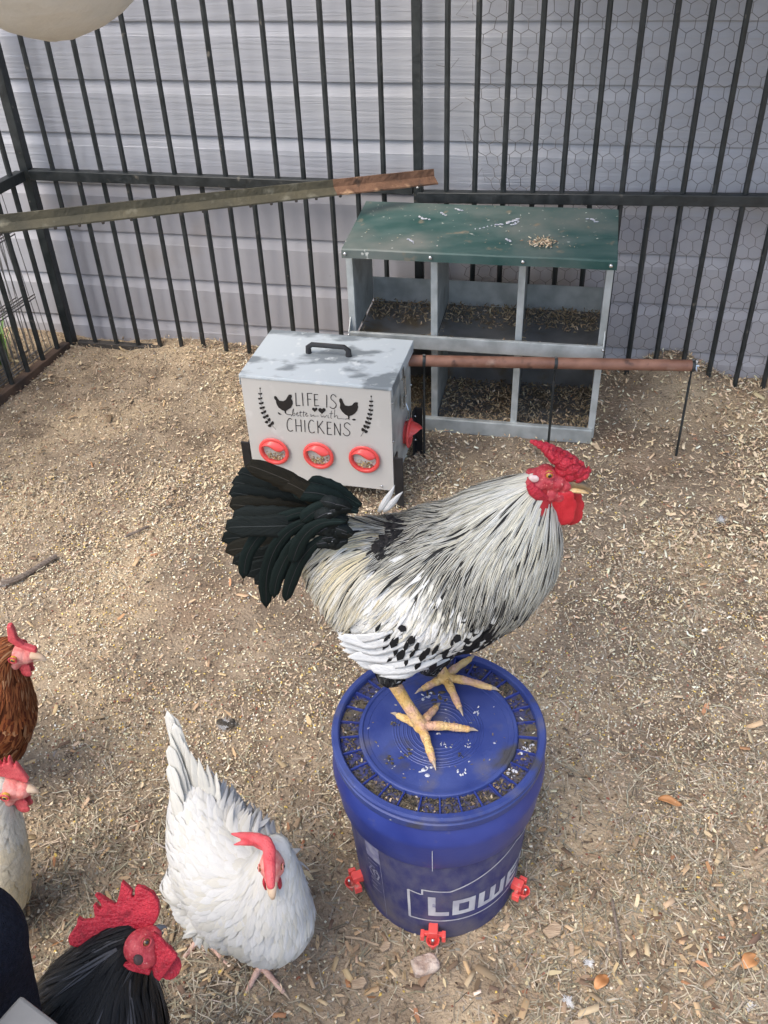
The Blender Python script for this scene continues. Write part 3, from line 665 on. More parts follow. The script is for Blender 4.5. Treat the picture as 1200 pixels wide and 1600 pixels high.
MT['feather_white'] = feather_mat('soft_white_feather', .85, .1, 0, .2, 0, .08, .95)
MT['feather_gloss'] = feather_mat('glossy_black_feather', .45, .22, 0, 0)
MT['tail'] = feather_mat('green_black_tail_feather', .62, .12, 1, 0, rachis=5)
def attrmat(name, rough): m = vcol_mat(name, rough); return m
MT['skin'] = attrmat('down', .95)
MT['comb'] = mk('comb_skin', (.34, .010, .026), (.47, .026, .045), 70, rough=.45, rough2=.65, bump=.8, bscale=300, spec=.4, bdist=.004, spots=[((.50, .10, .11), 260, .64, .76), ((.24, .008, .02), 60, .58, .7)])
MT['combpink'] = mk('pink_comb_skin', (.48, .045, .06), (.60, .10, .11), 60, rough=.45, rough2=.6, bump=.6, bscale=420, bdist=.003)
MT['wattle'] = mk('wattle_skin', (.42, .008, .018), (.52, .020, .032), 60, rough=.5, bump=.25, bscale=380, bdist=.002)
MT['irisdark'] = mk('brown_iris', (.16, .06, .02), (.2, .09, .03), 400, rough=.15)
MT['facered'] = mk('face_skin', (.33, .016, .030), (.47, .06, .07), 160, rough=.55, bump=.45, bscale=520, bdist=.002, spots=[((.62, .22, .2), 300, .62, .72)])
MT['facepink'] = mk('pink_face_skin', (.58, .15, .13), (.70, .30, .26), 120, rough=.6, bump=.45, bscale=500, bdist=.002)
MT['lobe'] = mk('ear_lobe', (.60, .42, .40), (.70, .60, .57), 100, rough=.6, bump=.4, bscale=400, bdist=.003)
MT['darkskin'] = mk('dark_skin', (.03, .02, .02), (.06, .03, .03), 90, rough=.7)
MT['iris'] = mk('amber_iris', (.42, .21, .03), (.50, .28, .05), 400, rough=.15)
MT['pupil'] = mk('pupil', (.004, .004, .004), rough=.05, spec=.8)
MT['beak'] = mk('horn_beak', (.62, .36, .10), (.70, .50, .26), 60, rough=.4)
MT['beakdark'] = mk('dark_horn_beak', (.10, .075, .05), (.30, .20, .09), 50, rough=.4)
MT['beakslate'] = mk('slate_beak', (.07, .08, .095), (.14, .15, .17), 60, rough=.4)
MT['beakpale'] = mk('pale_beak', (.52, .36, .24), (.62, .48, .35), 60, rough=.4)
MT['shank'] = mk('yellow_scaled_leg', (.56, .34, .10), (.66, .46, .20), 55, rough=.6, bump=.9, bscale=230, bstretch=(1, 1, 1.5), spots=[((.56, .33, .22), 40, .46, .62), ((.25, .13, .06), 70, .64, .72)], bdist=.004)
MT['shankpink'] = mk('pinkish_leg', (.46, .28, .22), (.58, .40, .32), 55, rough=.6, bump=.6, bscale=260, bdist=.003, spots=[((.22, .15, .10), 60, .62, .72)])
MT['claw'] = mk('claw', (.30, .22, .15), (.42, .34, .25), 60, rough=.4)

class Plume:
    def __init__(s): s.v = []; s.f = []; s.uv = []; s.ca = []; s.cb = []; s.st = []; s.n = 0
    def add(s, pts, nrm, W, ca, cb, st, rnd, cols=3, dome=.18, shape='round', cup=0):
        k = len(pts); hs = (cols-1)/2
        for i in range(k):
            t = i/(k-1)
            if shape == 'round': w_ = min(1, (.45+t*1.3))*math.sqrt(max(0, 1-max(0, (t-.62)/.38)**2.2))
            elif shape == 'point': w_ = min(1, (.5+t*2))*(1-max(0, (t-.45)/.55)**1.4)
            else: w_ = min(1, .25+t*1.6)*math.sqrt(max(0, 1-max(0, (t-.8)/.2)**2))
            w_ = max(w_, .04)*W*.5*(random.uniform(.84, 1.08) if cols >= 7 else random.uniform(.92, 1.06) if cols == 5 else 1)
            tg = (pts[min(i+1, k-1)]-pts[max(i-1, 0)]); sd = tg.cross(nrm[i]); 
            if sd.length < 1e-9: sd = V3((1, 0, 0))
            sd.normalize()
            for j in range(cols):
                u = (j-hs)/hs
                s.v.append(pts[i]+sd*(u*w_)+nrm[i]*((1-u*u)*dome*w_)); s.uv.append((u, t, rnd)); s.ca.append(ca); s.cb.append(cb); s.st.append(st)
        o = s.n
        for i in range(k-1):
            for j in range(cols-1):
                a = o+i*cols+j; s.f.append((a, a+1, a+cols+1, a+cols))
        s.n += k*cols
    def build(s, name, mat, parent, stuff=True, label=None):
        me = bpy.data.meshes.new(name); o0 = org(parent); A = np.array([tuple(v) for v in s.v])-np.array(o0)
        me.from_pydata(A.tolist(), [], s.f); me.materials.append(MT[mat])
        for nm, ty, dat, key in (('fuv', 'FLOAT_VECTOR', s.uv, 'vector'), ('ca', 'FLOAT_COLOR', [c+(1,) for c in s.ca], 'color'), ('cb', 'FLOAT_COLOR', [c+(1,) for c in s.cb], 'color'), ('st', 'FLOAT', s.st, 'value')):
            a = me.attributes.new(nm, ty, 'POINT'); a.data.foreach_set(key, np.array(dat, dtype=np.float32).ravel())
        me.polygons.foreach_set('use_smooth', [True]*len(me.polygons))
        o = bpy.data.objects.new(name, me); C.objects.link(o); o.parent = parent; ORG[o] = o0
        if stuff: o['kind'] = 'stuff'
        if label: o['label'] = label
        return o

def jit(c, a): k = 1+random.uniform(-a, a); return tuple(max(0, x*k) for x in c)
def lerp3(a, b, t): return tuple(x+(y-x)*t for x, y in zip(a, b))

class Bird:
    def __init__(s, label, cat, loc, group=None, name='chicken'):
        s.root = thing(name, label, cat, loc, group)
    def core(s, lofts, balls=(), voxel=.005, colf=None, mirror=None):
        mb = MB()
        for L in lofts:
            pts = [V3(p) for p, r in L]; rr = [r if hasattr(r, '__len__') else (r, r) for p, r in L]
            n = 20; k = len(pts); vs = []
            for i, p in enumerate(pts):
                t = (pts[min(i+1, k-1)]-pts[max(i-1, 0)]).normalized(); a = t.cross(ZZ)
                if a.length < .15: a = t.cross(V3((0, 1, 0)))
                a.normalize(); b = a.cross(t)
                for j in range(n):
                    th = 2*math.pi*j/n; vs.append(p+a*(math.cos(th)*rr[i][0])+b*(math.sin(th)*rr[i][1]))
            mb.add(vs, [(i*n+j, i*n+(j+1) % n, (i+1)*n+(j+1) % n, (i+1)*n+j) for i in range(k-1) for j in range(n)]+[tuple(range(n))[::-1], tuple((k-1)*n+j for j in range(n))])
            for e, q in ((0, 1), (k-1, k-2)):
                mb.ball(pts[e], min(rr[e])*.98, 16, 10)
        for c_, r_ in balls: mb.ball(c_, r_, 18, 12)
        o = mb.build('body', 'skin', s.root); apply_remesh(o, voxel, 8, .5)
        me = o.data; A = np.array([v.co for v in me.vertices]); s.A = A+np.array(org(s.root))
        col = me.attributes.new('col', 'FLOAT_COLOR', 'POINT'); cc = colf or (lambda p: (.3, .3, .3))
        col.data.foreach_set('color', np.array([cc(V3(p))+(1,) for p in s.A], dtype=np.float32).ravel())
        me.materials.clear(); me.materials.append(MT['skin'])
        s.bvh = BVHTree.FromPolygons([V3(p) for p in s.A], [tuple(p.vertices) for p in me.polygons]); s.body = o; s.mir = mirror
        me.calc_loop_triangles(); s.tri = np.array([t.vertices for t in me.loop_triangles])
        return o
    def hit(s, a, b):
        d = ray(a, b).normalized(); h = s.bvh.ray_cast(CAM, d)
        return (h[0], h[1]) if h[0] is not None else None
    def anchors(s, lst):
        P, D, K, Cn = [], [], [], []
        for a, b, dx, dy, cl, k in lst:
            h = s.hit(a, b)
            if not h:
                # nearest silhouette: step toward the body
                d = ray(a, b).normalized(); best = None
                for tt in np.linspace(.5, 2.4, 60):
                    q = CAM+d*tt; r_ = s.bvh.find_nearest(q)
                    if best is None or r_[3] < best[0]: best = (r_[3], r_[0], r_[1])
                h = best[1:]
            p0, n0 = h; q = on_plane(a+dx, b+dy, p0, n0) if abs(ray(a, b).normalized().dot(n0)) > .25 else on_plane(a+dx, b+dy, p0, ray(a, b).normalized())
            d = (q-p0); d -= n0*d.dot(n0)
            if d.length < 1e-6: continue
            d.normalize()
            P.append(p0); D.append(d); K.append(k); Cn.append(cl)
            if s.mir:
                c_, m_ = s.mir; P.append(p0-m_*(2*(p0-c_).dot(m_))); D.append(d-m_*(2*d.dot(m_))); K.append(k); Cn.append(cl)
        s.aP = np.array(P); s.aD = np.array(D); s.aK = np.array(K); s.aC = np.array(Cn)
    def field(s, Q):
        d2 = ((Q[:, None, :]-s.aP[None])**2).sum(2)+1e-6; w_ = 1/d2**1.5; w_ /= w_.sum(1, keepdims=True)
        return w_@s.aD, w_@s.aK, d2
    def plumage(s, classes, part_names, skip=None, seed=1, S_=5):
        rs = np.random.RandomState(seed); random.seed(seed)
        T = s.A[s.tri]; ar = .5*np.linalg.norm(np.cross(T[:, 1]-T[:, 0], T[:, 2]-T[:, 0]), axis=1); tot = ar.sum()
        dmax = max(c['den'] for c in classes.values()); N = int(tot*dmax)
        ti = rs.choice(len(T), N, p=ar/tot); r1 = np.sqrt(rs.rand(N, 1)); r2 = rs.rand(N, 1)
        Q = T[ti, 0]*(1-r1)+T[ti, 1]*(r1*(1-r2))+T[ti, 2]*(r1*r2)
        D, K, d2 = s.field(Q); d2j = d2*np.exp(rs.randn(*d2.shape)*.25)
        cl = s.aC[d2j.argmin(1)]
        keep = np.array([rs.rand() < classes[c]['den']/dmax for c in cl])
        if skip: keep &= ~np.array([skip(V3(q)) for q in Q])
        Q, D, K, cl = Q[keep], D[keep], K[keep], cl[keep]; n = len(Q)
        L = np.array([classes[c]['len']*random.uniform(.75, 1.2) for c in cl]); D = D+rs.randn(n, 3)*np.array([classes[c].get('mess', .10) for c in cl])[:, None]
        pts = []; nrm = []; cur = Q.copy(); dirn = D.copy(); g = [classes[c].get('free', 0) for c in cl]; lift = [classes[c]['lift'] for c in cl]
        fly = rs.rand(n)
        P0 = np.zeros((n, 3)); N0 = np.zeros((n, 3))
        for i in range(n):
            r_ = s.bvh.find_nearest(V3(cur[i])); P0[i] = r_[0]; N0[i] = r_[1]
        dirn = dirn-N0*(dirn*N0).sum(1, keepdims=True); dirn /= np.linalg.norm(dirn, axis=1, keepdims=True)+1e-9
        base = P0.copy(); pts.append(P0+N0*.0005); nrm.append(N0.copy()); cur = base
        for k in range(1, S_+1):
            t = k/S_; nx_ = cur+dirn*(L/S_)[:, None]; Pn = np.zeros((n, 3)); Nn = np.zeros((n, 3))
            for i in range(n):
                r_ = s.bvh.find_nearest(V3(nx_[i])); f_ = g[i]*max(0, (t-.3)/.7)
                p = np.array(r_[0])*(1-f_)+nx_[i]*f_; Pn[i] = p; nn = np.array(r_[1])*(1-f_)+nrm[-1][i]*f_; Nn[i] = nn/(np.linalg.norm(nn)+1e-9)
            F2, _, _ = s.field(Pn); 
            dn = (Pn-cur); dn /= np.linalg.norm(dn, axis=1, keepdims=True)+1e-9
            dirn = dn*.8+F2*.35; dirn = dirn-Nn*(dirn*Nn).sum(1, keepdims=True)*.9; dirn[:, 2] -= .10*np.array(g); dirn /= np.linalg.norm(dirn, axis=1, keepdims=True)+1e-9
            cur = Pn; pts.append(Pn+Nn*(.0005+(np.array(lift)*(.4+.9*fly)*t**1.2))[:, None]); nrm.append(Nn)
        out = {}
        for i in range(n):
            c = classes[cl[i]]; pn = part_names[cl[i]]
            pl = out.setdefault((pn, c.get('mat', 'feather')), Plume())
            ca, cb, st = c['col'](K[i], V3(Q[i]))
            pp_ = [V3(a[i]) for a in pts]; nn = [V3(a[i]) for a in nrm]
            pl.add(pp_, nn, c['w']*random.uniform(.75, 1.25), ca, cb, st, random.random(), shape=c.get('shape', 'round'), dome=c.get('dome', .2))
        for (pn, mt), pl in out.items(): pl.build(pn, mt, s.root)
        return n
    def quill(s, name, path, W, ca, cb=None, st=0.0, mat='feather', shape='long', parent=None, n=14, nrm=None, cols=5, dome=.25, bend=0, label=None):
        """one large feather along 3-D control points"""
        P = [V3(p) for p in path]
        for _ in range(3):
            Q = [P[0]]
            for a, b in zip(P, P[1:]): Q += [a.lerp(b, .25), a.lerp(b, .75)]
            P = Q+[P[-1]]
        seg = [0]
        for a, b in zip(P, P[1:]): seg.append(seg[-1]+(b-a).length)
        pts = []
        for i in range(n+1):
            d = seg[-1]*i/n; j = max(q for q in range(len(seg)) if seg[q] <= d+1e-12); j = min(j, len(P)-2)
            pts.append(P[j].lerp(P[j+1], (d-seg[j])/max(1e-9, seg[j+1]-seg[j])))
        nv = nrm or V3((0, -1, 0)); pl = Plume()
        pl.add(pts, [nv.normalized()]*len(pts), W, ca, cb or ca, st, random.random(), cols=cols, shape=shape, dome=dome)
        o = pl.build(name, mat, parent or s.root, stuff=False, label=label); m_ = o.modifiers.new('t', 'SOLIDIFY'); m_.thickness = .0004; return o
    # ---- head pieces in a head frame
    def frame(s, o, f, up, sc):
        f = V3(f).normalized(); sd = f.cross(V3(up)).normalized(); u = sd.cross(f)
        s.hf = (V3(o), f, u, sd, sc); return s.hf
    def P(s, a, b, c=0): o, f, u, sd, k = s.hf; return o+(f*a+u*b+sd*c)*k
    def head(s, face='facered', wat='comb', beak='beak', beak2=None, lobe='facered', wsz=1, faceb=None, sidebeak=True, lidc='facered', iris='iris', bk=1.0):
        o, f, u, sd, k = s.hf; ax = (f, sd, u); rt = s.root
        mb = MB(); 
        for (a, b, c, r_) in faceb or [(0, 0, 0, (.0185, .0145, .0165)), (.012, -.001, 0, (.0125, .0105, .0115)), (-.004, -.010, .006, (.011, .008, .012)), (-.004, -.010, -.006, (.011, .008, .012))]:
            mb.ball(s.P(a, b, c), [q*k for q in r_], 20, 14, ax)
        fc = mb.build('face', face, rt); apply_remesh(fc, .0012*k, 3)
        for q in (-1, 1):
            mb = MB(); c_ = s.P(.003, .0045, .0128*q); mb.ball(c_, .0046*k, 16, 10, ax); ey = mb.build('eye', iris, rt)
            mb = MB(); mb.ball(s.P(.003, .0045, .0162*q), (.0023*k, .0015*k, .0023*k), 12, 8, ax); mb.build('pupil', 'pupil', ey)
            mb = MB(); ring = [c_+(f*math.cos(t_)*.0050+u*math.sin(t_)*.0042+sd*(q*.0030))*k for t_ in np.linspace(0, 2*math.pi, 19)]
            mb.tube(ring, .0010*k, 6, cap=False, up=sd); mb.build('eyelid', lidc, ey)
            mb = MB(); mb.ball(s.P(-.0115, -.004, .0112*q), (.0052*k, .0030*k, .0058*k), 12, 8, ax); mb.build('ear_lobe', lobe, rt)
            mb = MB(); w_ = wsz
            mb.ball(s.P(.009, -.012-.007*w_, .0045*q), (.0085*w_*k, .0022*k, .0100*w_*k), 18, 12, ax); mb.ball(s.P(.008, -.010, .0050*q), (.007*k, .003*k, .006*k), 12, 8, ax); mb.ball(s.P(.010, -.014-.014*w_, .0045*q), (.0075*w_*k, .0024*k, .0075*w_*k), 16, 10, ax)
            wt = mb.build('wattle', wat, rt); apply_remesh(wt, .0010*k, 3)
        mb = MB(); mb.tube([s.P(.014, .001), s.P(.014+.008*bk, .0015), s.P(.014+.016*bk, -.0005), s.P(.014+.0215*bk, -.0035), s.P(.014+.0235*bk, -.0065)], [q_*k*(.5+.5*bk) for q_ in (.0080, .0068, .0048, .0026, .0006)], 14, flat=.85, up=u); mb.build('upper_beak', beak, rt)
        mb = MB(); mb.tube([s.P(.012, -.0065), s.P(.012+.010*bk, -.0062), s.P(.012+.0195*bk, -.0072)], [.0062*k, .0045*k, .0008*k], 12, flat=.6, up=u); mb.build('lower_beak', beak2 or beak, rt)
    def flatcomb(s, pts3, thick, mat, voxel=.0012, name='comb', flop=None, nrm=None):
        sd = nrm or s.hf[3]; mb = MB(); P = [V3(p) for p in pts3]; mb.prism([p-sd*thick/2 for p in P], sd*thick)
        o = mb.build(name, mat, s.root)
        # triangulate safely before the remesh
        bm = bmesh.new(); bm.from_mesh(o.data); bmesh.ops.triangulate(bm, faces=bm.faces, ngon_method='EAR_CLIP'); bm.to_mesh(o.data); bm.free()
        apply_remesh(o, voxel, 5)
        if flop:
            for v in o.data.vertices: v.co = flop(v.co+org(s.root))-org(s.root)
        return o
    def foot(s, hub, toes, top, mat='shank', r0=.0085, rt=.0065, name='leg'):
        mb = MB(); mb.tube([V3(top), V3(top).lerp(V3(hub), .5), V3(hub)+ZZ*.004], [r0*1.15, r0, r0*1.05], 14); mb.ball(V3(hub)+ZZ*.002, (r0*1.35, r0*1.35, r0*1.1), 14, 10)
        claws = []
        for tp, bulge in toes:
            tp = V3(tp); h = V3(hub); d = (tp-h); L = d.length; d.normalize(); side_b = d.cross(ZZ)
            pts = []; rr = []
            for i in range(27):
                t = i/26*.86; z = math.sin(t*math.pi)*.006*bulge; pts.append(h+d*(L*t)+ZZ*(z*(1-t)+.0)); rr.append(rt*(1.05-.38*t)*(1+.07*math.cos(t*19)+.055*math.cos(i*math.pi)))
            mb.tube(pts, rr, 12); mb.ball(pts[-1], rr[-1], 10, 8)
            claws.append((pts[-1], d, rr[-1], L))
        lg = mb.build(name, mat, s.root); apply_remesh(lg, .0012, 1, .4)
        for p, d, r_, L in claws:
            m2 = MB(); m2.tube([p+d*.001, p+d*.008+ZZ*.0005, p+d*.016-ZZ*.003], [r_*.72, r_*.5, .0004], 8); m2.build('claw', 'claw', lg)
        return lg

# ------------------------------------------------------------ the cockerel on the bucket
YR = .925
def rp(a, b, dy=0): return at_y(a, b, YR+dy)
K_ = .00084
WHT = (.66, .655, .60); CRM = (.66, .62, .47); BLK = (.010, .010, .011)
rooster = Bird('white and black laced cockerel with black tail standing on the blue bucket lid', 'rooster', (.06, .925, .357), name='rooster')
sp = [(500, 846, 40), (525, 862, 62), (560, 885, 88), (600, 905, 112), (650, 915, 124), (705, 902, 123), (750, 878, 115), (780, 848, 100), (802, 812, 80), (820, 785, 54), (834, 765, 33), (845, 753, 22), (858, 746, 15)]
lofts = [[(rp(a, b), (r_*K_*.90, r_*K_*1.04)) for a, b, r_ in sp]]
thigh = [[(rp(640, 985, -.035), .05), (rp(615, 1025, -.042), .036), (rp(612, 1050, -.038), .020)], [(rp(680, 980, .04), .05), (rp(668, 1020, .05), .034), (rp(672, 1035, .05), .02)]]
rooster.core(lofts+thigh, voxel=.0055, mirror=(V3((0, YR, 0)), V3((0, 1, 0))), colf=lambda p: (.10, .10, .10) if p.x < rp(838, 750).x or p.z < rp(845, 782).z else (.36, .03, .035))
AN = [(850, 722, -60, 22, 'H', 0), (820, 742, -60, 25, 'H', .05), (780, 755, -60, 20, 'H', .12), (740, 768, -60, 17, 'H', .25), (700, 782, -60, 14, 'H', .5), (665, 795, -60, 12, 'H', .75),
 (832, 785, -25, 60, 'H', .05), (800, 800, -40, 50, 'H', .22), (760, 800, -50, 45, 'H', .32), (720, 812, -50, 40, 'H', .5), (682, 825, -55, 42, 'H', .75), (645, 835, -50, 45, 'H', .85),
 (862, 830, -8, 60, 'H', .08), (856, 880, -25, 60, 'H', .15), (822, 860, -15, 60, 'H', .4), (790, 870, -22, 60, 'H', .55), (750, 870, -30, 60, 'H', .7), (712, 868, -35, 55, 'H', .85), (800, 915, -15, 60, 'H', .8), (838, 915, -28, 60, 'H', .55), (760, 915, -12, 60, 'H', .85), (722, 905, -15, 60, 'H', .85), (690, 868, -35, 55, 'H', .9), (868, 792, -5, 60, 'H', 0), (848, 755, -50, 45, 'H', 0),
 (845, 950, -45, 45, 'B', .8), (820, 968, -50, 35, 'B', .8), (790, 985, -50, 28, 'B', .8), (760, 998, -50, 22, 'B', .8), (735, 1012, -50, 18, 'B', .8), (780, 960, -30, 50, 'B', 1), (750, 965, -30, 50, 'B', 1),
 (640, 890, -25, 60, 'S', 0), (680, 905, -20, 60, 'S', 0), (620, 925, -30, 60, 'S', .05), (655, 945, -20, 60, 'S', 0), (700, 950, -15, 60, 'S', 0), (595, 940, -35, 55, 'S', .2), (720, 975, -10, 60, 'S', .1), (690, 980, -25, 55, 'S', .1), (640, 970, -35, 50, 'S', .1),
 (600, 950, -50, 28, 'S', .5), (600, 985, -50, 28, 'W', .5), (635, 1000, -50, 22, 'W', .6), (675, 1010, -50, 18, 'W', .6), (705, 1005, -50, 15, 'W', .5), (570, 975, -50, 35, 'W', .3),
 (590, 1045, -40, 20, 'T', 1), (630, 1045, -40, 20, 'T', 1), (680, 1035, -50, 10, 'T', .8), (560, 1020, -45, 10, 'T', 1), (610, 1055, -10, 30, 'T', 1), (670, 1045, -10, 30, 'T', 1),
 (604, 858, -40, 50, 'K', 1), (580, 812, -60, 25, 'D', .3), (572, 832, -55, 40, 'D', .3), (590, 826, -55, 40, 'D', .5), (588, 868, -45, 50, 'D', .4), (590, 905, -35, 55, 'S', .2), (640, 800, -60, 20, 'D', .8),
 (620, 786, -60, 8, 'D', .1), (590, 795, -60, 14, 'D', .12), (560, 806, -60, 22, 'D', .2), (535, 822, -60, 32, 'D', .5), (560, 838, -56, 40, 'D', .2), (530, 855, -55, 55, 'D', .3), (505, 870, -45, 60, 'D', .35), (560, 885, -42, 60, 'D', .12), (528, 905, -35, 65, 'D', .15), (498, 905, -35, 65, 'D', .25), (548, 935, -25, 65, 'D', .03), (570, 920, -30, 60, 'D', .05)]
rooster.anchors(AN)
def cH(k, p):
    k = min(1, max(0, k*1.12+random.uniform(-.25, .2))); w_ = jit(lerp3((.60, .60, .55), (.58, .55, .42), random.random()*.8), .14)
    if random.random() < .03+.13*k: return jit((.12, .115, .10), .5), (.02, .02, .02), .8
    return lerp3(w_, (.20, .19, .17), k*.42), lerp3((.34, .33, .30), (.014, .014, .014), min(1, .2+k)), .05+.46*k
def cD(k, p):
    k = min(1, max(0, k+random.uniform(-.2, .2))); w_ = jit(lerp3((.62, .61, .56), (.60, .52, .33), random.random()), .14)
    if random.random() < .03+.14*k: return (.12, .12, .10), BLK, .8
    return w_, lerp3((.42, .40, .33), BLK, k), .08+.4*k
def cS(k, p):
    w_ = jit(lerp3((.72, .72, .70), CRM, random.random()**2*.8), .06); return w_, jit((.50, .50, .48), .3), .08 if random.random() > .05 else .35
cls = {'H': dict(den=60000, len=.060, w=.0042, lift=.006, shape='point', col=cH, mess=.10), 'D': dict(den=44000, len=.075, w=.0048, lift=.007, shape='point', col=cD, free=.75, mess=.11),
 'S': dict(den=34000, len=.036, w=.0060, lift=.006, shape='point', col=cS, mess=.22), 'B': dict(den=9000, len=.030, w=.0145, lift=.004, shape='round', col=lambda k, p: (jit((.62, .62, .58), .1), BLK, random.uniform(-.62, -.30)) if random.random() < .62 else (BLK, BLK, 0.1), mess=.12),
 'W': dict(den=7500, len=.030, w=.0150, lift=.004, shape='round', col=lambda k, p: (jit((.66, .66, .63), .08), BLK, random.choice([-.22, -.04, -.04, -.04])), mess=.12),
 'T': dict(den=11000, len=.026, w=.012, lift=.004, shape='round', col=lambda k, p: (jit((.02, .02, .02), .5), (.10, .10, .095), .2) if random.random() > .14 else (jit((.5, .5, .48), .2), BLK, -.4), mess=.2),
 'K': dict(den=22000, len=.036, w=.009, lift=.004, shape='point', col=lambda k, p: (jit((.03, .028, .03), .5), BLK, .3) if random.random() < .45+.5*k*.9 else (jit((.5, .5, .48), .2), (.1, .1, .1), .3), mess=.15)}
hc_ = rp(866, 748)
def skipface(p): 
    a_ = rp(846, 738); b_ = rp(838, 780); return p.x > a_.x and p.z > b_.z+.006
rooster.plumage(cls, {'H': 'neck_hackle', 'D': 'saddle_hackle', 'S': 'shoulder_plumage', 'B': 'breast_plumage', 'W': 'wing_coverts', 'T': 'thigh_plumage', 'K': 'back_plumage'}, skip=skipface, seed=3)
def onbody(b, pts, off):
    out = []; last = None
    for i, (a, c_) in enumerate(pts):
        h = b.hit(a, c_)
        if h: q = h[0]+h[1]*(off[i] if hasattr(off, '__len__') else off); last = (q, h[1])
        else:
            pn = ray(a, c_).normalized()
            if last is None: r_ = b.bvh.find_nearest(CAM+pn*(b.A.mean(0)-np.array(CAM)).dot(np.array(pn))); last = (r_[0], r_[1])
            q = on_plane(a, c_, last[0], pn)
        out.append(q)
    return out, (last[1] if last else V3((0, -1, 0)))
# long white wing feathers, near side and far side
for i, (tx, ty, sx, sy) in enumerate([(575, 1040, 690, 1022), (556, 1034, 680, 1016), (543, 1026, 668, 1010), (535, 1016, 655, 1004), (530, 1006, 642, 998), (527, 996, 630, 990), (527, 985, 615, 982), (600, 1044, 700, 1024)][::-1]):
    mid = ((tx+sx)/2-2, (ty+sy)/2+6)
    path, nn = onbody(rooster, [(sx, sy), ((sx+mid[0])/2, (sy+mid[1])/2+2), mid, ((tx+mid[0])/2, (ty+mid[1])/2+1), (tx, ty)], [.005, .008, .010, .012, .014])
    nv = (V3((0, -1, .25))); rooster.quill('wing_feather', path, .0155, jit((.66, .67, .66), .04), (.56, .57, .57), .05, nrm=nv, n=10, dome=.03)
    far = [V3((p.x, 2*YR-p.y, p.z)) for p in path]; rooster.quill('wing_feather', far, .0155, jit((.66, .67, .66), .05), (.42, .43, .43), .05, nrm=V3((0, 1, .25)), n=10)
rn = random.Random(18)   # the dark patch between neck cape and saddle
for k in range(34):
    x_ = 640-44*rn.random(); t_ = (640-x_)/44; y_ = 806+46*t_+rn.uniform(-13, 13); L_ = rn.uniform(16, 26); a_ = rn.uniform(.3, 1.2)
    path, nn = onbody(rooster, [(x_, y_), (x_-L_*.5*math.cos(a_), y_+L_*.5*math.sin(a_)), (x_-L_*math.cos(a_), y_+L_*math.sin(a_))], [.002, .0058, .0066])
    rooster.quill('back_feather', path, rn.uniform(.010, .017), jit((.020, .018, .019), .4), (.006, .006, .006), .15, nrm=nn, n=5, cols=3, shape='round', dome=.08)
pl = Plume(); rn = random.Random(8)   # black drop-shaped spangles along the wing bars
for (x_, y_) in [(583, 985), (590, 996), (598, 1004), (610, 1011), (622, 1015), (637, 1019), (652, 1023), (667, 1026), (682, 1024), (600, 972), (611, 984), (624, 990), (640, 997), (656, 1002), (672, 1007), (688, 1006), (706, 992), (716, 985), (628, 975), (606, 990), (648, 1010), (664, 1014), (700, 1010), (540, 990), (534, 1000), (552, 975), (618, 1000), (632, 1006), (645, 985)]:
    x_ += rn.uniform(-5, 5); y_ += rn.uniform(-4, 4); dx, dy = rn.uniform(-12, -2), rn.uniform(7, 15)
    path, nn = onbody(rooster, [(x_, y_), (x_+dx*.5, y_+dy*.5), (x_+dx, y_+dy)], [.0060, .0085, .0098])
    pl.add([path[0].lerp(path[-1], t) for t in (0, .33, .66, 1)], [nn]*4, rn.uniform(.0045, .0115), BLK, BLK, .2, rn.random(), shape='round', dome=.1)
pl.build('wing_spangles', 'feather', rooster.root)
# tail: broad black feathers and drooping sickles
TB = []
for k, (tx, ty, mx_, my_, W_) in enumerate([(384, 722, 455, 752, .024), (371, 733, 448, 762, .026), (362, 748, 442, 772, .028), (358, 765, 438, 784, .030), (358, 784, 436, 797, .030), (363, 803, 438, 808, .028), (352, 820, 436, 822, .030), (346, 838, 438, 836, .032), (352, 856, 442, 850, .030), (363, 874, 448, 862, .028), (378, 892, 456, 874, .026), (398, 906, 464, 884, .024), (418, 740, 470, 762, .022), (440, 745, 484, 768, .022), (462, 757, 500, 776, .020), (402, 730, 462, 756, .022)]):
    TB.append(((540, 806+k*2.4 if k < 12 else 806), ) if False else ((540, 806+2.4*min(k, 11) if k < 12 else 802), (mx_+45, (my_+806+2.4*min(k, 11))/2-2), (mx_, my_), (tx, ty), (-.028+.0115*((k*5) % 6)), W_))
for i, (a, b, c_, d, dy, W_) in enumerate(TB):
    dy2 = dy*1.3
    path = [rp(a[0], a[1], dy*.5), rp(b[0], b[1], dy), rp(c_[0], c_[1], dy2), rp(d[0]*.97+c_[0]*.03, d[1]+3, dy2+.004*(i % 3)), rp(d[0], d[1]+7, dy2+.004*(i % 3))]
    rooster.quill('tail_feather', path, W_, jit((.009, .0105, .010) if i % 4 else (.015, .012, .008), .3), (.004, .004, .004), .04, mat='tail', n=22, cols=7, nrm=V3((.15, -1, .35+.1*(i % 3))), dome=.035)
for pts_, dy, W_ in [([(545, 812), (490, 808), (440, 835), (415, 890), (416, 950)], -.04, .019), ([(545, 822), (500, 822), (458, 850), (432, 900), (428, 935)], -.05, .018), ([(545, 830), (505, 838), (470, 870), (452, 915), (446, 940)], -.055, .017), ([(540, 805), (480, 795), (425, 815), (385, 860), (380, 905)], -.03, .018), ([(540, 815), (500, 815), (470, 840), (456, 880)], -.06, .018),
                     ([(560, 800), (525, 790), (495, 795), (470, 815)], -.045, .020), ([(560, 795), (525, 778), (490, 768), (455, 770)], -.035, .022), ([(565, 790), (535, 772), (505, 758), (480, 752)], -.02, .022)]:
    rooster.quill('sickle_feather', [rp(a, b, dy) for a, b in pts_], W_, jit((.008, .013, .012), .3), (.005, .005, .005), .1, mat='tail', n=18, cols=5, nrm=V3((.2, -1, .45)), dome=.06, shape='long')
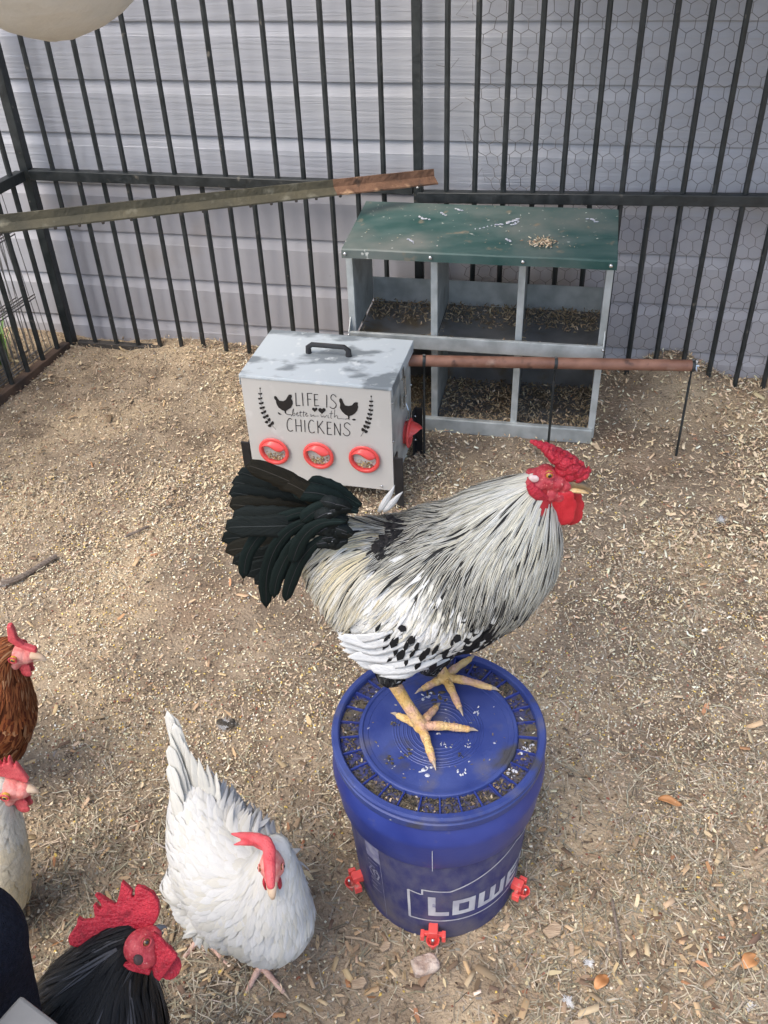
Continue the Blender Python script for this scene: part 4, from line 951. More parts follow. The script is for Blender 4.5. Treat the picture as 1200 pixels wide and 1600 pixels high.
for k in range(26):   # small black feathers closing the tail base
    a0, b0 = random.uniform(528, 552), random.uniform(792, 852); an_ = random.uniform(-.55, .35); L_2 = random.uniform(28, 46)
    rooster.quill('tail_covert', [rp(a0, b0, -.05), rp(a0-L_2*.5, b0+L_2*math.sin(an_)*.5-2, -.058), rp(a0-L_2, b0+L_2*math.sin(an_)+5, -.052)], .016, jit((.012, .014, .014), .4), (.05, .05, .05) if k % 5 == 0 else BLK, .12, mat='tail', n=6, cols=3, nrm=V3((0, -1, .4)), shape='round')
for pts_ in ([(592, 800), (603, 782), (612, 768), (617, 758)], [(600, 800), (614, 785), (622, 775), (630, 768)]):   # stray tufts on the back
    rooster.quill('stray_feather', [rp(a, b, -.01) for a, b in pts_], .009, (.66, .66, .64), (.3, .3, .3), .06, n=6, cols=3, shape='point')
# head
rooster.frame(rp(853, 745), (1, -.12, -.20), ZZ, 1.55)
o_, f_, u_, sd_, k_h = rooster.hf; axh = (f_, sd_, u_); hr = rooster.root
mb = MB()
for a, b, r_, lat in [(853, 745, 18, .019), (868, 749, 16, .0175), (882, 755, 12, .014), (840, 749, 14, .021), (829, 748, 9, .021), (842, 764, 13, .017), (857, 766, 17, .0185), (872, 770, 14, .015), (850, 779, 11, .014), (866, 783, 12, .012)]:
    mb.ball(rp(a, b), (r_*K_, lat, r_*K_), 20, 14, axh)
apply_remesh(mb.build('face', 'facered', hr), .0016, 3)
def eyeset(b, c_, q, sd, f, u, k, lid, iris='iris'):
    mb = MB(); mb.ball(c_, .0044*k, 16, 10); ey = mb.build('eye', iris, b.root)
    mb = MB(); mb.ball(c_+sd*(q*.0032*k), (.0024*k, .0017*k, .0024*k), 12, 8, (f, sd, u)); mb.build('pupil', 'pupil', ey)
    mb = MB(); mb.tube([c_+(f*math.cos(t_)*.0047+u*math.sin(t_)*.0040+sd*(q*.0022))*k for t_ in np.linspace(0, 2*math.pi, 19)], .0009*k, 6, cap=False, up=sd); mb.build('eyelid', lid, ey)
for q, dy in ((-1, -.0165), (1, .0165)):
    c_ = rp(858, 741, dy); sdq = V3((0, 1, 0)); eyeset(rooster, c_, q, sdq, f_, u_, 1.12, 'facered')
    mb = MB(); mb.ball(rp(835, 748, dy*1.12), (.0060, .0030, .0052), 12, 8, axh); mb.ball(rp(831, 746, dy*1.14), (.0045, .0028, .0040), 12, 8, axh); apply_remesh(mb.build('ear_lobe', 'lobe', hr), .0012, 3)
    mb = MB()   # wattle: rounded hanging flap below the beak, joined to the cheek
    sx = 0 if q < 0 else 12
    for a, b, r_ in [(866+sx, 778, 14), (873+sx, 789, 20), (877+sx, 800, 22), (880+sx, 806, 19), (884+sx, 790, 18), (886+sx, 776, 12), (862+sx, 784, 10)]:
        mb.ball(rp(a, b, dy*.62), (r_*K_, .0030, r_*K_), 18, 12, axh)
    apply_remesh(mb.build('wattle', 'wattle', hr), .0016, 8)
    mb = MB()   # skin fold below the ear
    mb.tube([rp(827, 757, dy*1.35), rp(834, 768, dy*1.5), rp(842, 775, dy*1.4), rp(852, 781, dy*1.0)], [.005, .0075, .0075, .006], 12, flat=.5, up=V3((0, 1, 0))); apply_remesh(mb.build('cheek_fold', 'comb', hr), .0012, 3)
mb = MB(); mb.tube([rp(878, 752), rp(893, 752), rp(908, 756), rp(919, 762), rp(926, 770)], [.0105, .0095, .0068, .0040, .0008], 14, flat=.8); mb.build('upper_beak', 'beakdark', hr)
mb = MB(); mb.tube([rp(882, 764, -.002), rp(897, 764, -.003), rp(910, 767, -.002), rp(920, 771)], [.0075, .0068, .0048, .0008], 12, flat=.6); mb.build('lower_beak', 'beak', hr)
mb = MB(); mb.ball(rp(899, 751, -.0085), (.0016, .0008, .0010), 8, 6); mb.build('nostril', 'pupil', hr)
mb = MB()
for a, b, r_ in [(831, 690, 3.2), (837, 692, 4.6), (844, 695, 6), (852, 699, 8), (860, 705, 10.5), (869, 712, 13), (880, 719, 14.5), (891, 726, 14.5), (902, 733, 12.5), (911, 740, 9.5), (902, 744, 10), (890, 741, 11), (878, 733, 11)]:
    mb.ball(rp(a, b), (r_*K_, r_*K_*1.2, r_*K_), 16, 12)
random.seed(5)
for k in range(120):
    t = random.random(); a = 862+52*t; b = 708+30*t; an_ = random.uniform(0, 6.28); rr_ = 11.5-4*abs(t-.45); mb.ball(rp(a+math.cos(an_)*rr_, b+math.sin(an_)*rr_, random.uniform(-.013, .011)), random.uniform(.0016, .0030), 7, 5)
apply_remesh(mb.build('comb', 'comb', hr), .0010, 2)
# feet on the lid
zt = LZ-.001
LP = lambda a, b, z=.3585: at_z(a, b, z)
rooster.foot(LP(658, 1136, .362), [(LP(742, 1140), 1.4), (LP(679, 1196), 1.2), (LP(684, 1102), 1.2), (LP(618, 1116), .5)], at_z(612, 1062, .425), r0=.0088, rt=.0072)
rooster.foot(LP(695, 1060, .362), [(LP(777, 1077), 1.4), (LP(721, 1112), 1.2), (LP(739, 1026), 1.2), (LP(657, 1078), .5)], at_z(680, 1028, .41), r0=.0088, rt=.0070)

# ------------------------------------------------------------ the hens and the black cockerel on the ground
def zp(a, b, z): return at_z(a, b, z)
W1 = (.63, .63, .615)
# white hen
wh = Bird('white hen with floppy red comb standing on the ground left of the blue bucket', 'hen', at_z(370, 1440, 0), name='hen')
bodyl = [(zp(290, 1212, .31), .018), (zp(304, 1245, .285), .036), (zp(322, 1292, .248), .058), (zp(348, 1342, .218), .074), (zp(382, 1390, .20), .079), (zp(408, 1418, .192), .076), (zp(420, 1432, .19), .064)]
neck = [(zp(415, 1425, .20), .066), (zp(422, 1395, .25), .050), (zp(428, 1362, .295), .036), (zp(430, 1340, .325), .026), (zp(428, 1328, .338), .021)]
fl = [(zp(330, 1425, .14), .038), (zp(322, 1440, .10), .022)]
wingl = [(zp(345, 1330, .25), .03), (zp(304, 1345, .22), .036), (zp(290, 1385, .18), .034), (zp(302, 1420, .15), .024)]
mdir = (zp(405, 1425, .19)-zp(300, 1240, .27)); mdir.z = 0; mm = mdir.cross(ZZ).normalized()
wh.core([bodyl, neck, fl, wingl], voxel=.0055, mirror=None, colf=lambda p: (.6, .6, .6))
wh.anchors([(425, 1300, 0, -10, 'N', 0), (440, 1310, 20, 30, 'N', 0), (460, 1345, 20, 55, 'N', 0), (400, 1340, -30, 40, 'N', 0), (395, 1380, -20, 55, 'N', 0), (430, 1400, 2, 60, 'N', 0), (470, 1390, 14, 60, 'N', 0), (450, 1430, 5, 60, 'N', 0), (485, 1430, 0, 60, 'C', 0), (400, 1440, -10, 60, 'C', 0), (440, 1480, -5, 60, 'C', 0), (380, 1480, -25, 45, 'C', 0), (470, 1480, -20, 50, 'C', 0), (340, 1400, -40, 10, 'C', 0), (360, 1440, -40, 30, 'C', 0),
 (380, 1340, -40, -30, 'C', 0), (350, 1330, -35, -50, 'C', 0), (330, 1290, -20, -60, 'C', 0), (310, 1250, -8, -60, 'C', 0), (350, 1270, 10, -60, 'F', 0), (375, 1290, 25, -50, 'F', 0), (300, 1300, -10, -60, 'C', 0), (275, 1350, -20, -50, 'C', 0), (270, 1400, -25, -20, 'C', 0), (300, 1430, -35, 10, 'C', 0), (320, 1465, -10, 40, 'F', 0), (280, 1290, -5, -60, 'C', 0), (310, 1370, -25, -45, 'C', 0)])
wc = lambda k, p: (jit(lerp3(W1, (.61, .59, .52), random.random()**2), .05), (.54, .54, .54), random.choice([.06, -.05, -.08]))
fh = zp(428, 1345, .34)
wh.plumage({'N': dict(den=40000, len=.045, w=.007, lift=.0035, shape='round', col=wc, mat='feather_white', mess=.08), 'C': dict(den=24000, len=.042, w=.011, lift=.0055, shape='round', col=wc, mat='feather_white', mess=.14), 'F': dict(den=20000, len=.042, w=.009, lift=.014, shape='point', col=wc, mat='feather_white', mess=.3, free=.4)},
           {'N': 'neck_plumage', 'C': 'body_plumage', 'F': 'fluff'}, seed=11)
for i, (bx, by, tx, ty, z) in enumerate([(302, 1262, 261, 1110, .42), (305, 1260, 265, 1122, .418), (300, 1266, 263, 1140, .405), (310, 1258, 272, 1130, .412), (312, 1258, 280, 1146, .40), (316, 1258, 288, 1160, .39), (296, 1272, 264, 1165, .385), (320, 1258, 298, 1174, .38), (325, 1260, 310, 1184, .37), (290, 1280, 264, 1195, .36), (330, 1264, 324, 1194, .355), (286, 1290, 265, 1225, .33), (308, 1258, 268, 1116, .415), (336, 1266, 338, 1206, .34)]):
    a, b = zp(bx, by, .285), zp(tx, ty, z); m_ = a.lerp(b, .55)+ZZ*.006
    wh.quill('tail_feather', [a, a.lerp(m_, .6), m_, b], .019, jit((.63, .62, .565), .05), (.54, .54, .51), .04, nrm=V3((-.35+.05*((i*5) % 9), -.6, .55)), n=14, cols=5, dome=.06, shape='point' if i % 3 else 'long', mat='feather_white')
for i in range(9):
    t = i/8; a = zp(318-8*t, 1335+55*t, .235-.06*t); b = zp(276-4*t+10*t*t, 1250+185*t, .28-.135*t)
    a2, nn = (wh.bvh.find_nearest(a)[0:2]); b2, n2 = (wh.bvh.find_nearest(b)[0:2]); m_ = wh.bvh.find_nearest(a.lerp(b, .5)); 
    wh.quill('wing_feather', [a2+nn*.004, m_[0]+m_[1]*.006, b2+n2*.006], .024, jit(W1, .03), (.56, .56, .56), .04, nrm=(m_[1]+n2*.5-_F*.4).normalized(), n=8, cols=5, dome=.08, mat='feather_white')
cf = (_F*-.28+_U*-.93+_R*.06).normalized()
wh.frame(zp(424, 1350, .343), cf, -_F*1.0+_U*-.28, 1.22)
hq = wh.P
mb = MB()
for a, b, c_, r_ in [(0, 0, 0, (.017, .0120, .0135)), (.012, -.001, 0, (.0115, .0085, .0095)), (.002, -.004, .004, (.013, .010, .010)), (.002, -.004, -.004, (.013, .010, .010))]:
    mb.ball(hq(a, b, c_), [z*1.22 for z in r_], 18, 12, (wh.hf[1], wh.hf[3], wh.hf[2]))
apply_remesh(mb.build('face', 'facepink', wh.root), .0016, 4)
for q in (-1, 1):
    eyeset(wh, hq(.003, .002, .0112*q), q, wh.hf[3], wh.hf[1], wh.hf[2], .95, 'facepink', 'irisdark')
    mb = MB()
    for a, b, r_ in ((.012, -.006, .006), (.013, -.013, .0085), (.014, -.020, .0075)): mb.ball(hq(a+.006, b, .0075*q+.001), (r_*1.2, .0030, r_*1.3), 14, 10, (wh.hf[1], wh.hf[3], wh.hf[2]))
    apply_remesh(mb.build('wattle', 'comb', wh.root), .0012, 3)
mb = MB(); mb.tube([hq(.014, .001), hq(.022, .0015), hq(.030, -.0005), hq(.0345, -.004), hq(.036, -.0075)], [.0082, .0072, .0052, .0030, .0008], 14, flat=.85, up=wh.hf[2]); mb.build('upper_beak', 'beakpale', wh.root)
mb = MB(); mb.tube([hq(.012, -.0065), hq(.022, -.0065), hq(.032, -.008)], [.007, .005, .001], 12, flat=.6, up=wh.hf[2]); mb.build('lower_beak', 'beakpale', wh.root)
# comb: a ridge on the crown whose blades flop over to the left
def chain(mb, pts, flat=.8):
    P_ = [(zp(a, b, z_), r_) for a, b, z_, r_ in pts]
    for (p, r1), (q, r2) in zip(P_, P_[1:]):
        n_ = max(2, int((q-p).length/.0018))
        for i in range(n_+1): t = i/n_; r_ = r1+(r2-r1)*t; mb.ball(p.lerp(q, t), (r_, r_, r_*flat), 10, 7)
mb = MB(); chain(mb, [(423, 1383, .372, .0058), (422, 1365, .380, .0074), (421, 1345, .386, .0082), (421, 1328, .388, .0086), (415, 1316, .388, .0088), (402, 1311, .384, .0085), (390, 1308, .379, .0070), (376, 1305, .372, .0046), (362, 1303, .368, .0018)])
chain(mb, [(402, 1313, .383, .0075), (388, 1316, .374, .0050), (374, 1318, .367, .0030), (366, 1320, .364, .0015)]); chain(mb, [(410, 1322, .380, .006), (400, 1318, .376, .005)])
apply_remesh(mb.build('comb', 'combpink', wh.root), .0013, 4)
wh.foot(zp(408, 1510, .010), [(zp(384, 1552, .004), .8), (zp(448, 1556, .004), .8), (zp(425, 1530, .004), .5)], zp(400, 1468, .07), mat='shankpink', r0=.0065, rt=.0052)
wh.foot(zp(318, 1462, .010), [(zp(284, 1500, .004), .8), (zp(360, 1514, .004), .8), (zp(322, 1500, .004), .5)], zp(322, 1430, .08), mat='shankpink', r0=.0065, rt=.0052)

# black cockerel
bc = Bird('black cockerel with tall red comb, head cocked, at the bottom left corner', 'rooster', at_z(90, 1640, 0), name='rooster')
bl = [(zp(208, 1458, .425), .020), (zp(194, 1476, .418), .032), (zp(176, 1506, .395), .044), (zp(162, 1540, .37), .062), (zp(156, 1585, .335), .078), (zp(130, 1650, .30), .095), (zp(70, 1730, .28), .10), (zp(-20, 1800, .28), .09)]
bc.core([bl], voxel=.0055, colf=lambda p: (.012, .012, .013))
bc.anchors([(212, 1450, -50, 5, 'H', 0), (222, 1452, -40, 10, 'H', 0), (190, 1470, -50, 15, 'H', 0), (150, 1490, -60, 15, 'H', 0), (110, 1510, -60, 25, 'H', 0), (80, 1540, -50, 35, 'H', 0), (190, 1510, -20, 50, 'H', 0), (150, 1540, -35, 50, 'H', 0), (120, 1580, -30, 55, 'H', 0), (210, 1530, 0, 60, 'H', 0), (180, 1580, -10, 60, 'H', 0), (240, 1560, 10, 60, 'H', 0), (220, 1595, 0, 60, 'H', 0), (80, 1595, -40, 50, 'H', 0), (205, 1490, 0, 50, 'H', 0)])
def cB(k, p): g = random.random(); return (jit((.007, .007, .008), .4) if g > .12 else jit((.05, .05, .055), .4)), (.005, .005, .005), .3
bhc = zp(228, 1478, .43)
bc.plumage({'H': dict(den=30000, len=.075, w=.0060, lift=.006, shape='point', col=cB, mess=.07, mat='feather_gloss')}, {'H': 'neck_hackle'}, skip=lambda p: (p-bhc).length < .020, seed=21)
bf = (_R*.62+_U*.50+_F*.62).normalized(); bu = (_R*-.50+_U*.80+_F*-.15).normalized()
bc.frame(zp(220, 1478, .438), bf, bu, 1.08)
bc.head(face='facered', wat='comb', beak='beakslate', lobe='darkskin', wsz=1.7, iris='irisdark', bk=.7)
CP = [(430, 490), (440, 540), (500, 555), (590, 535), (700, 490), (800, 440), (880, 450), (960, 420), (985, 380), (1000, 330), (995, 270), (960, 215), (900, 180), (850, 170), (845, 240), (822, 255), (832, 205), (765, 140), (750, 220), (730, 290), (690, 270), (620, 225), (593, 222), (635, 280), (650, 335), (600, 282), (586, 290), (600, 380), (520, 388), (490, 368), (485, 410)]
sdv = bc.hf[3]; c0 = zp(190, 1440, .445)
bc.flatcomb([on_plane(x/4, 1340+y/4, c0, _F) for x, y in CP], .009, 'comb', nrm=_F.copy())
mb = MB()   # the big near wattle swinging out to the right
WP = [(925, 540), (960, 460), (1010, 500), (1060, 560), (1112, 610), (1060, 690), (1000, 768), (965, 740), (940, 650)]
bc.flatcomb([on_plane(x/4, 1340+y/4, zp(240, 1490, .43), _F) for x, y in WP], .007, 'comb', name='wattle', nrm=_F.copy())
WP = [(770, 660), (830, 645), (900, 650), (945, 700), (940, 728), (860, 710), (800, 690)]
bc.flatcomb([on_plane(x/4, 1340+y/4, zp(215, 1505, .43), _F) for x, y in WP], .009, 'comb', name='wattle', nrm=_F.copy())
for hub, off in ((at_z(150, 1640, 0), 0), (at_z(60, 1660, 0), 1)):
    h = V3((hub.x-.03, hub.y-.02, .010)); bc.foot(h, [(h+V3((.07, .01, -.006)), .8), (h+V3((.05, .05, -.006)), .8), (h+V3((.05, -.04, -.006)), .8)], h+V3((-.02, -.02, .16)), mat='shank')

# brown hen
yb = at_z(20, 1022, .37).y
bp_ = lambda a, b, d=0: at_y(a, b, yb+d)
bh = Bird('rusty brown hen looking right at the left edge, furthest back of the birds', 'hen', at_y(-30, 1240, yb+.02)*1, name='hen'); 
bl = [(bp_(12, 1012), .019), (bp_(2, 1022), .027), (bp_(-2, 1042), .034), (bp_(2, 1070), .044), (bp_(4, 1110), .055), (bp_(-8, 1140), .066), (bp_(-60, 1150), .085), (bp_(-130, 1130), .085), (bp_(-190, 1090), .05)]
bh.core([bl], voxel=.006, colf=lambda p: (.10, .03, .012))
bh.root.location = V3((bp_(-60, 1150).x, yb, 0)) if False else bh.root.location
bh.anchors([(20, 1045, 0, 60, 'H', 0), (5, 1060, -15, 60, 'H', 0), (40, 1075, 5, 60, 'H', 0), (30, 1110, 0, 60, 'B', 0), (50, 1120, 5, 60, 'B', 0), (10, 1130, -20, 60, 'B', 0), (40, 1155, -30, 50, 'B', 0), (10, 1170, -40, 30, 'B', 0), (5, 1000, -40, 20, 'H', 0)])
cBr = lambda k, p: (jit(lerp3((.20, .055, .015), (.30, .11, .04), random.random()), .25), jit((.10, .022, .008), .3), .35) if random.random() > .12 else (jit((.38, .20, .10), .2), (.2, .06, .02), .3)
bhc2 = bp_(30, 1024)
bh.plumage({'H': dict(den=26000, len=.036, w=.0075, lift=.004, shape='point', col=cBr, mess=.1), 'B': dict(den=10000, len=.030, w=.015, lift=.004, shape='round', col=cBr, mess=.14)}, {'H': 'neck_plumage', 'B': 'body_plumage'}, skip=lambda p: (p-bhc2).length < .016, seed=31)
bh.frame(bp_(25, 1021), (1, -.12, -.10), ZZ, 1.30)
bh.head(face='facepink', wat='combpink', beak='beakpale', lobe='facepink', wsz=1.0)
CP = [(75, 110), (120, 100), (150, 150), (185, 250), (260, 310), (380, 350), (390, 400), (330, 435), (250, 430), (225, 350), (150, 300), (90, 260)]
bh.flatcomb([on_plane(x/6.667, 960+y/6.667, bp_(20, 1000), V3((0, 1, 0))) for x, y in CP], .010, 'combpink', nrm=V3((0, 1, 0)))

# cream hen
yc = at_z(10, 1232, .36).y
cp_ = lambda a, b, d=0: at_y(a, b, yc+d)
crh = Bird('cream hen with upright pink comb looking right at the left edge, below the brown hen', 'hen', (cp_(-40, 1300).x, yc, 0), name='hen')
bl = [(cp_(-2, 1226), .020), (cp_(-8, 1236), .026), (cp_(-6, 1262), .028), (cp_(-4, 1300), .036), (cp_(-8, 1340), .047), (cp_(-16, 1385), .060), (cp_(-50, 1420), .075), (cp_(-120, 1440), .08), (cp_(-190, 1400), .05)]
crh.core([bl], voxel=.006, colf=lambda p: (.5, .45, .36))
crh.anchors([(10, 1275, 5, 60, 'H', 0), (25, 1290, 15, 60, 'H', 0), (10, 1330, 5, 60, 'B', .6), (35, 1340, 15, 60, 'B', .7), (15, 1390, 0, 60, 'B', 1), (45, 1395, 5, 60, 'B', 1), (20, 1430, -10, 60, 'B', 1), (5, 1215, -40, 10, 'H', 0), (-5, 1218, -40, 10, 'H', 0)])
cC = lambda k, p: (jit(lerp3((.66, .63, .55), (.60, .51, .33), min(1, max(0, k+random.uniform(-.3, .2)))), .07), (.50, .45, .34), .06)
chc = cp_(22, 1238)
crh.plumage({'H': dict(den=26000, len=.036, w=.008, lift=.003, shape='round', col=cC, mess=.1), 'B': dict(den=10000, len=.034, w=.017, lift=.0035, shape='round', col=cC, mess=.12)}, {'H': 'neck_plumage', 'B': 'body_plumage'}, skip=lambda p: (p-chc).length < .013, seed=41)
crh.frame(cp_(14, 1231), (1, -.10, -.02), ZZ, 1.30)
crh.head(face='facepink', wat='combpink', beak='beakpale', lobe='facepink', wsz=1.05, bk=.75)
CP = [(-120, 200), (0, 225), (120, 250), (240, 285), (250, 255), (195, 180), (150, 120), (132, 110), (128, 185), (102, 90), (82, 60), (68, 70), (72, 160), (48, 90), (34, 72), (26, 160), (8, 110), (-6, 100), (-16, 160), (-40, 90), (-60, 90), (-70, 160), (-110, 120)]
crh.flatcomb([on_plane(x/5.517, 1170+y/5.517, cp_(10, 1205), V3((0, 1, 0))) for x, y in CP], .007, 'combpink', nrm=V3((0, 1, 0)))
for b_, x0, y0 in ((bh, bp_(-50, 1150), yb), (crh, cp_(-60, 1400), yc)):
    for s_ in (-.03, .03):
        h = V3((x0.x-.01, y0+s_, .010)); b_.foot(h, [(h+V3((.055, 0, -.006)), .8), (h+V3((.045, .03, -.006)), .8), (h+V3((.045, -.03, -.006)), .8)], V3((h.x-.02, h.y, max(.1, x0.z-.05))), mat='shankpink', r0=.0065, rt=.005)

# ------------------------------------------------------------ litter on the ground
def vnoise(x, y, f, seed):
    rs = np.random.RandomState(seed); G_ = rs.rand(64, 64); X_ = (x*f) % 63; Y_ = (y*f) % 63; i = X_.astype(int); j = Y_.astype(int); a = X_-i; b = Y_-j
    a = a*a*(3-2*a); b = b*b*(3-2*b)
    return G_[i, j]*(1-a)*(1-b)+G_[i+1, j]*a*(1-b)+G_[i, j+1]*(1-a)*b+G_[i+1, j+1]*a*b
def mass(name, label, cat, tmpls, xyz, size, rot, tilt, cols, mat='litter', parent=None, kind='stuff'):
    """many small pieces of real geometry in one mesh; tmpls: list of (verts Kx3, faces)"""
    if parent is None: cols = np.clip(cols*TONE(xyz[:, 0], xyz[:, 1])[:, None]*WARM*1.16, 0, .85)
    n = len(xyz); rs = np.random.RandomState(len(name)+n); pick = rs.randint(0, len(tmpls), n)
    VV, FF, LS, CC = [], [], [], []; off = 0
    for t, (tv, tf) in enumerate(tmpls):
        idx = np.where(pick == t)[0]
        if not len(idx): continue
        tv = np.array(tv, float); m = len(idx); A = tv[None]*size[idx][:, None, :]
        # tilt about x and y, then spin about z
        for ax, ang in ((0, tilt[idx, 0]), (1, tilt[idx, 1]), (2, rot[idx])):
            c_, s_ = np.cos(ang)[:, None], np.sin(ang)[:, None]; p, q = [(1, 2), (2, 0), (0, 1)][ax]
            a, b = A[:, :, p].copy(), A[:, :, q].copy(); A[:, :, p] = a*c_-b*s_; A[:, :, q] = a*s_+b*c_
        A += xyz[idx][:, None, :]; k = len(tv); VV.append(A.reshape(-1, 3)); CC.append(np.repeat(cols[idx], k, axis=0))
        for f in tf:
            F_ = np.array(f)[None]+(off+np.arange(m)*k)[:, None]; FF.append(F_.ravel()); LS.append(np.full(m, len(f)))
        off += m*k
    V_ = np.concatenate(VV); me = bpy.data.meshes.new(name); o0 = np.array(org(parent)) if parent else np.zeros(3)
    me.vertices.add(len(V_)); me.vertices.foreach_set('co', (V_-o0).astype(np.float32).ravel())
    li = np.concatenate(FF).astype(np.int32); ls = np.concatenate(LS); me.loops.add(len(li)); me.loops.foreach_set('vertex_index', li)
    me.polygons.add(len(ls)); st = np.concatenate([[0], np.cumsum(ls)[:-1]]).astype(np.int32); me.polygons.foreach_set('loop_start', st); me.polygons.foreach_set('loop_total', ls.astype(np.int32))
    me.update(); me.validate(); a = me.attributes.new('col', 'FLOAT_COLOR', 'POINT'); CC = np.concatenate(CC); a.data.foreach_set('color', np.hstack([CC, np.ones((len(CC), 1))]).astype(np.float32).ravel())
    me.materials.append(MT[mat]); o = bpy.data.objects.new(name, me); C.objects.link(o)
    if parent: o.parent = parent; o['kind'] = kind; return o
    return tag(o, label, cat, kind=kind)
kern = ([(0, 0, -.5), (.5, 0, 0), (.1, .42, .05), (-.5, .1, 0), (-.1, -.45, 0), (.05, .05, .5)], [(0, 2, 1), (0, 3, 2), (0, 4, 3), (0, 1, 4), (5, 1, 2), (5, 2, 3), (5, 3, 4), (5, 4, 1)])
kern2 = ([(-.5, -.2, 0), (.5, -.3, 0), (.35, .35, 0), (-.3, .4, 0), (0, 0, .55)], [(0, 1, 4), (1, 2, 4), (2, 3, 4), (3, 0, 4)])
flake = ([(-.5, -.2, .12), (-.1, -.3, 0), (.5, -.1, .15), (.4, .3, .18), (-.05, .26, .03), (-.45, .2, .1)], [(0, 1, 4, 5), (1, 2, 3, 4)])
flake2 = ([(-.5, -.12, 0), (.15, -.3, .1), (.5, .02, .02), (.2, .3, .12), (-.4, .2, .14)], [(0, 1, 3, 4), (1, 2, 3)])
curl = ([(-.5, -.18, .25), (-.2, -.2, .02), (.15, -.2, .03), (.45, -.18, .28), (.45, .18, .3), (.15, .2, .04), (-.2, .2, .0), (-.5, .15, .28)], [(0, 1, 6, 7), (1, 2, 5, 6), (2, 3, 4, 5)])
chip = ([(-.5, -.22, 0), (.42, -.3, 0), (.5, .2, 0), (-.4, .3, 0), (-.48, -.2, .22), (.4, -.26, .25), (.46, .2, .22), (-.38, .26, .25)], [(4, 5, 6, 7), (0, 1, 5, 4), (1, 2, 6, 5), (2, 3, 7, 6), (3, 0, 4, 7)])
straw = ([(-.5, -.5, .0), (-.15, -.5, .3), (.2, -.5, .1), (.5, -.5, .4), (.5, .5, .4), (.2, .5, .1), (-.15, .5, .3), (-.5, .5, 0)], [(0, 1, 6, 7), (1, 2, 5, 6), (2, 3, 4, 5)])
straw2 = ([(-.5, -.5, .1), (-.1, .8, .0), (.25, 1.6, .3), (.5, 3.2, .1), (.5, 4.2, .1), (.25, 2.6, .3), (-.1, 1.8, 0), (-.5, .5, .1)], [(0, 1, 6, 7), (1, 2, 5, 6), (2, 3, 4, 5)])
rs = np.random.RandomState(4)
def field_pts(N, wfun):
    y = .30+2.75*rs.rand(N)**1.0; x = (rs.rand(N)*2-1)*(.40+.56*y)+.0
    # uniform by area: reject by width
    keep = rs.rand(N) < (.40+.56*y)/(.40+.56*3.05); x, y = x[keep], y[keep]
    v = x*WN.x+y*WN.y; u = x*WU.x+y*WU.y
    keep = (rs.rand(len(x)) < wfun(x, y, u, v)) & (v < 2.63) & (np.hypot(x-.066, y-.881) > .128) & (u > -2.3)
    return x[keep], y[keep]
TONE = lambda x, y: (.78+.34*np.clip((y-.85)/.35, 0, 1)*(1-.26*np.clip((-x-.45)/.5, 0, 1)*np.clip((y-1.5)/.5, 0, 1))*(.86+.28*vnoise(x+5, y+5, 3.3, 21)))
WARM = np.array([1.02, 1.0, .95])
def clamp(a): return np.clip(a, 0, 1)
def pal(n, cols, wts, j=.15):
    cols = np.array(cols); k = rs.choice(len(cols), n, p=np.array(wts)/sum(wts)); c = cols[k]*(1+rs.uniform(-j, j, (n, 1)))*(1+rs.uniform(-.05, .05, (n, 3))); return np.clip(c, 0, 1)
# grain: densest in the middle band and to the left, sparse at the bottom right
bare = lambda x, y: clamp((vnoise(x+5, y+5, 2.6, 3)-.33)*5)*clamp((vnoise(x+5, y+5, 7.5, 9)-.2)*3+.25)*clamp((np.hypot((x-.32)/.07, (y-.90)/.09)-.5)*2)*clamp((np.hypot((x+.28)/.10, (y-.97)/.06)-.5)*2+.3)*clamp((np.hypot((x+1.0)/.14, (y-2.2)/.16)-.4)*1.6+.1)
wg = lambda x, y, u, v: clamp(np.exp(-((v-1.35)/.55)**2)*1.15+.16)*clamp(1.1-.5*clamp(u-.25))*(.35+.65*bare(x, y))
x, y = field_pts(330000, wg); n = len(x)
sz = rs.uniform(.0024, .0056, n)*(1+.25*(y < 1.0)); size = np.stack([sz*rs.uniform(.9, 1.4, n), sz, sz*rs.uniform(.6, .9, n)], 1)
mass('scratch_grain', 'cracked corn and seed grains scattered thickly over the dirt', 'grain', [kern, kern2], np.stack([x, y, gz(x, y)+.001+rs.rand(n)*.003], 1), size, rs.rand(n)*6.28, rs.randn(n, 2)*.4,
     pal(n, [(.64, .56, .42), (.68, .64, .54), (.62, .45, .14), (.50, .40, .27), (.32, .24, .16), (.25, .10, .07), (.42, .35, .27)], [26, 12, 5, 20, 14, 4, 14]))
# shavings: thick near the fence and nest box, thinner in front
ws = lambda x, y, u, v: clamp((v-1.45)/.45)*(.75+.25*clamp((u+1.2)/.6))*(.3+.7*bare(x, y))+.05*(.4+bare(x, y)*.6)
x, y = field_pts(150000, ws); n = len(x); L = rs.uniform(.005, .016, n)*(1+.5*(rs.rand(n) < .05))*(.85+.25*clamp(x)); size = np.stack([L, L*rs.uniform(.3, .75, n), L*rs.uniform(.3, .9, n)], 1)
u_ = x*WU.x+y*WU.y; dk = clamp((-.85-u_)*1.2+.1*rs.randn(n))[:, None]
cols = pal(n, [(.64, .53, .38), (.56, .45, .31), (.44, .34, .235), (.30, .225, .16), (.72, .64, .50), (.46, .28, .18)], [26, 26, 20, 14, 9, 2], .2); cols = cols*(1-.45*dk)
mass('wood_shavings', 'pale wood shavings spread thick along the fence and around the nest box', 'shavings', [flake, flake2, curl, chip], np.stack([x, y, gz(x, y)+.003+rs.rand(n)*.010], 1), size, rs.rand(n)*6.28, rs.randn(n, 2)*.38, cols)
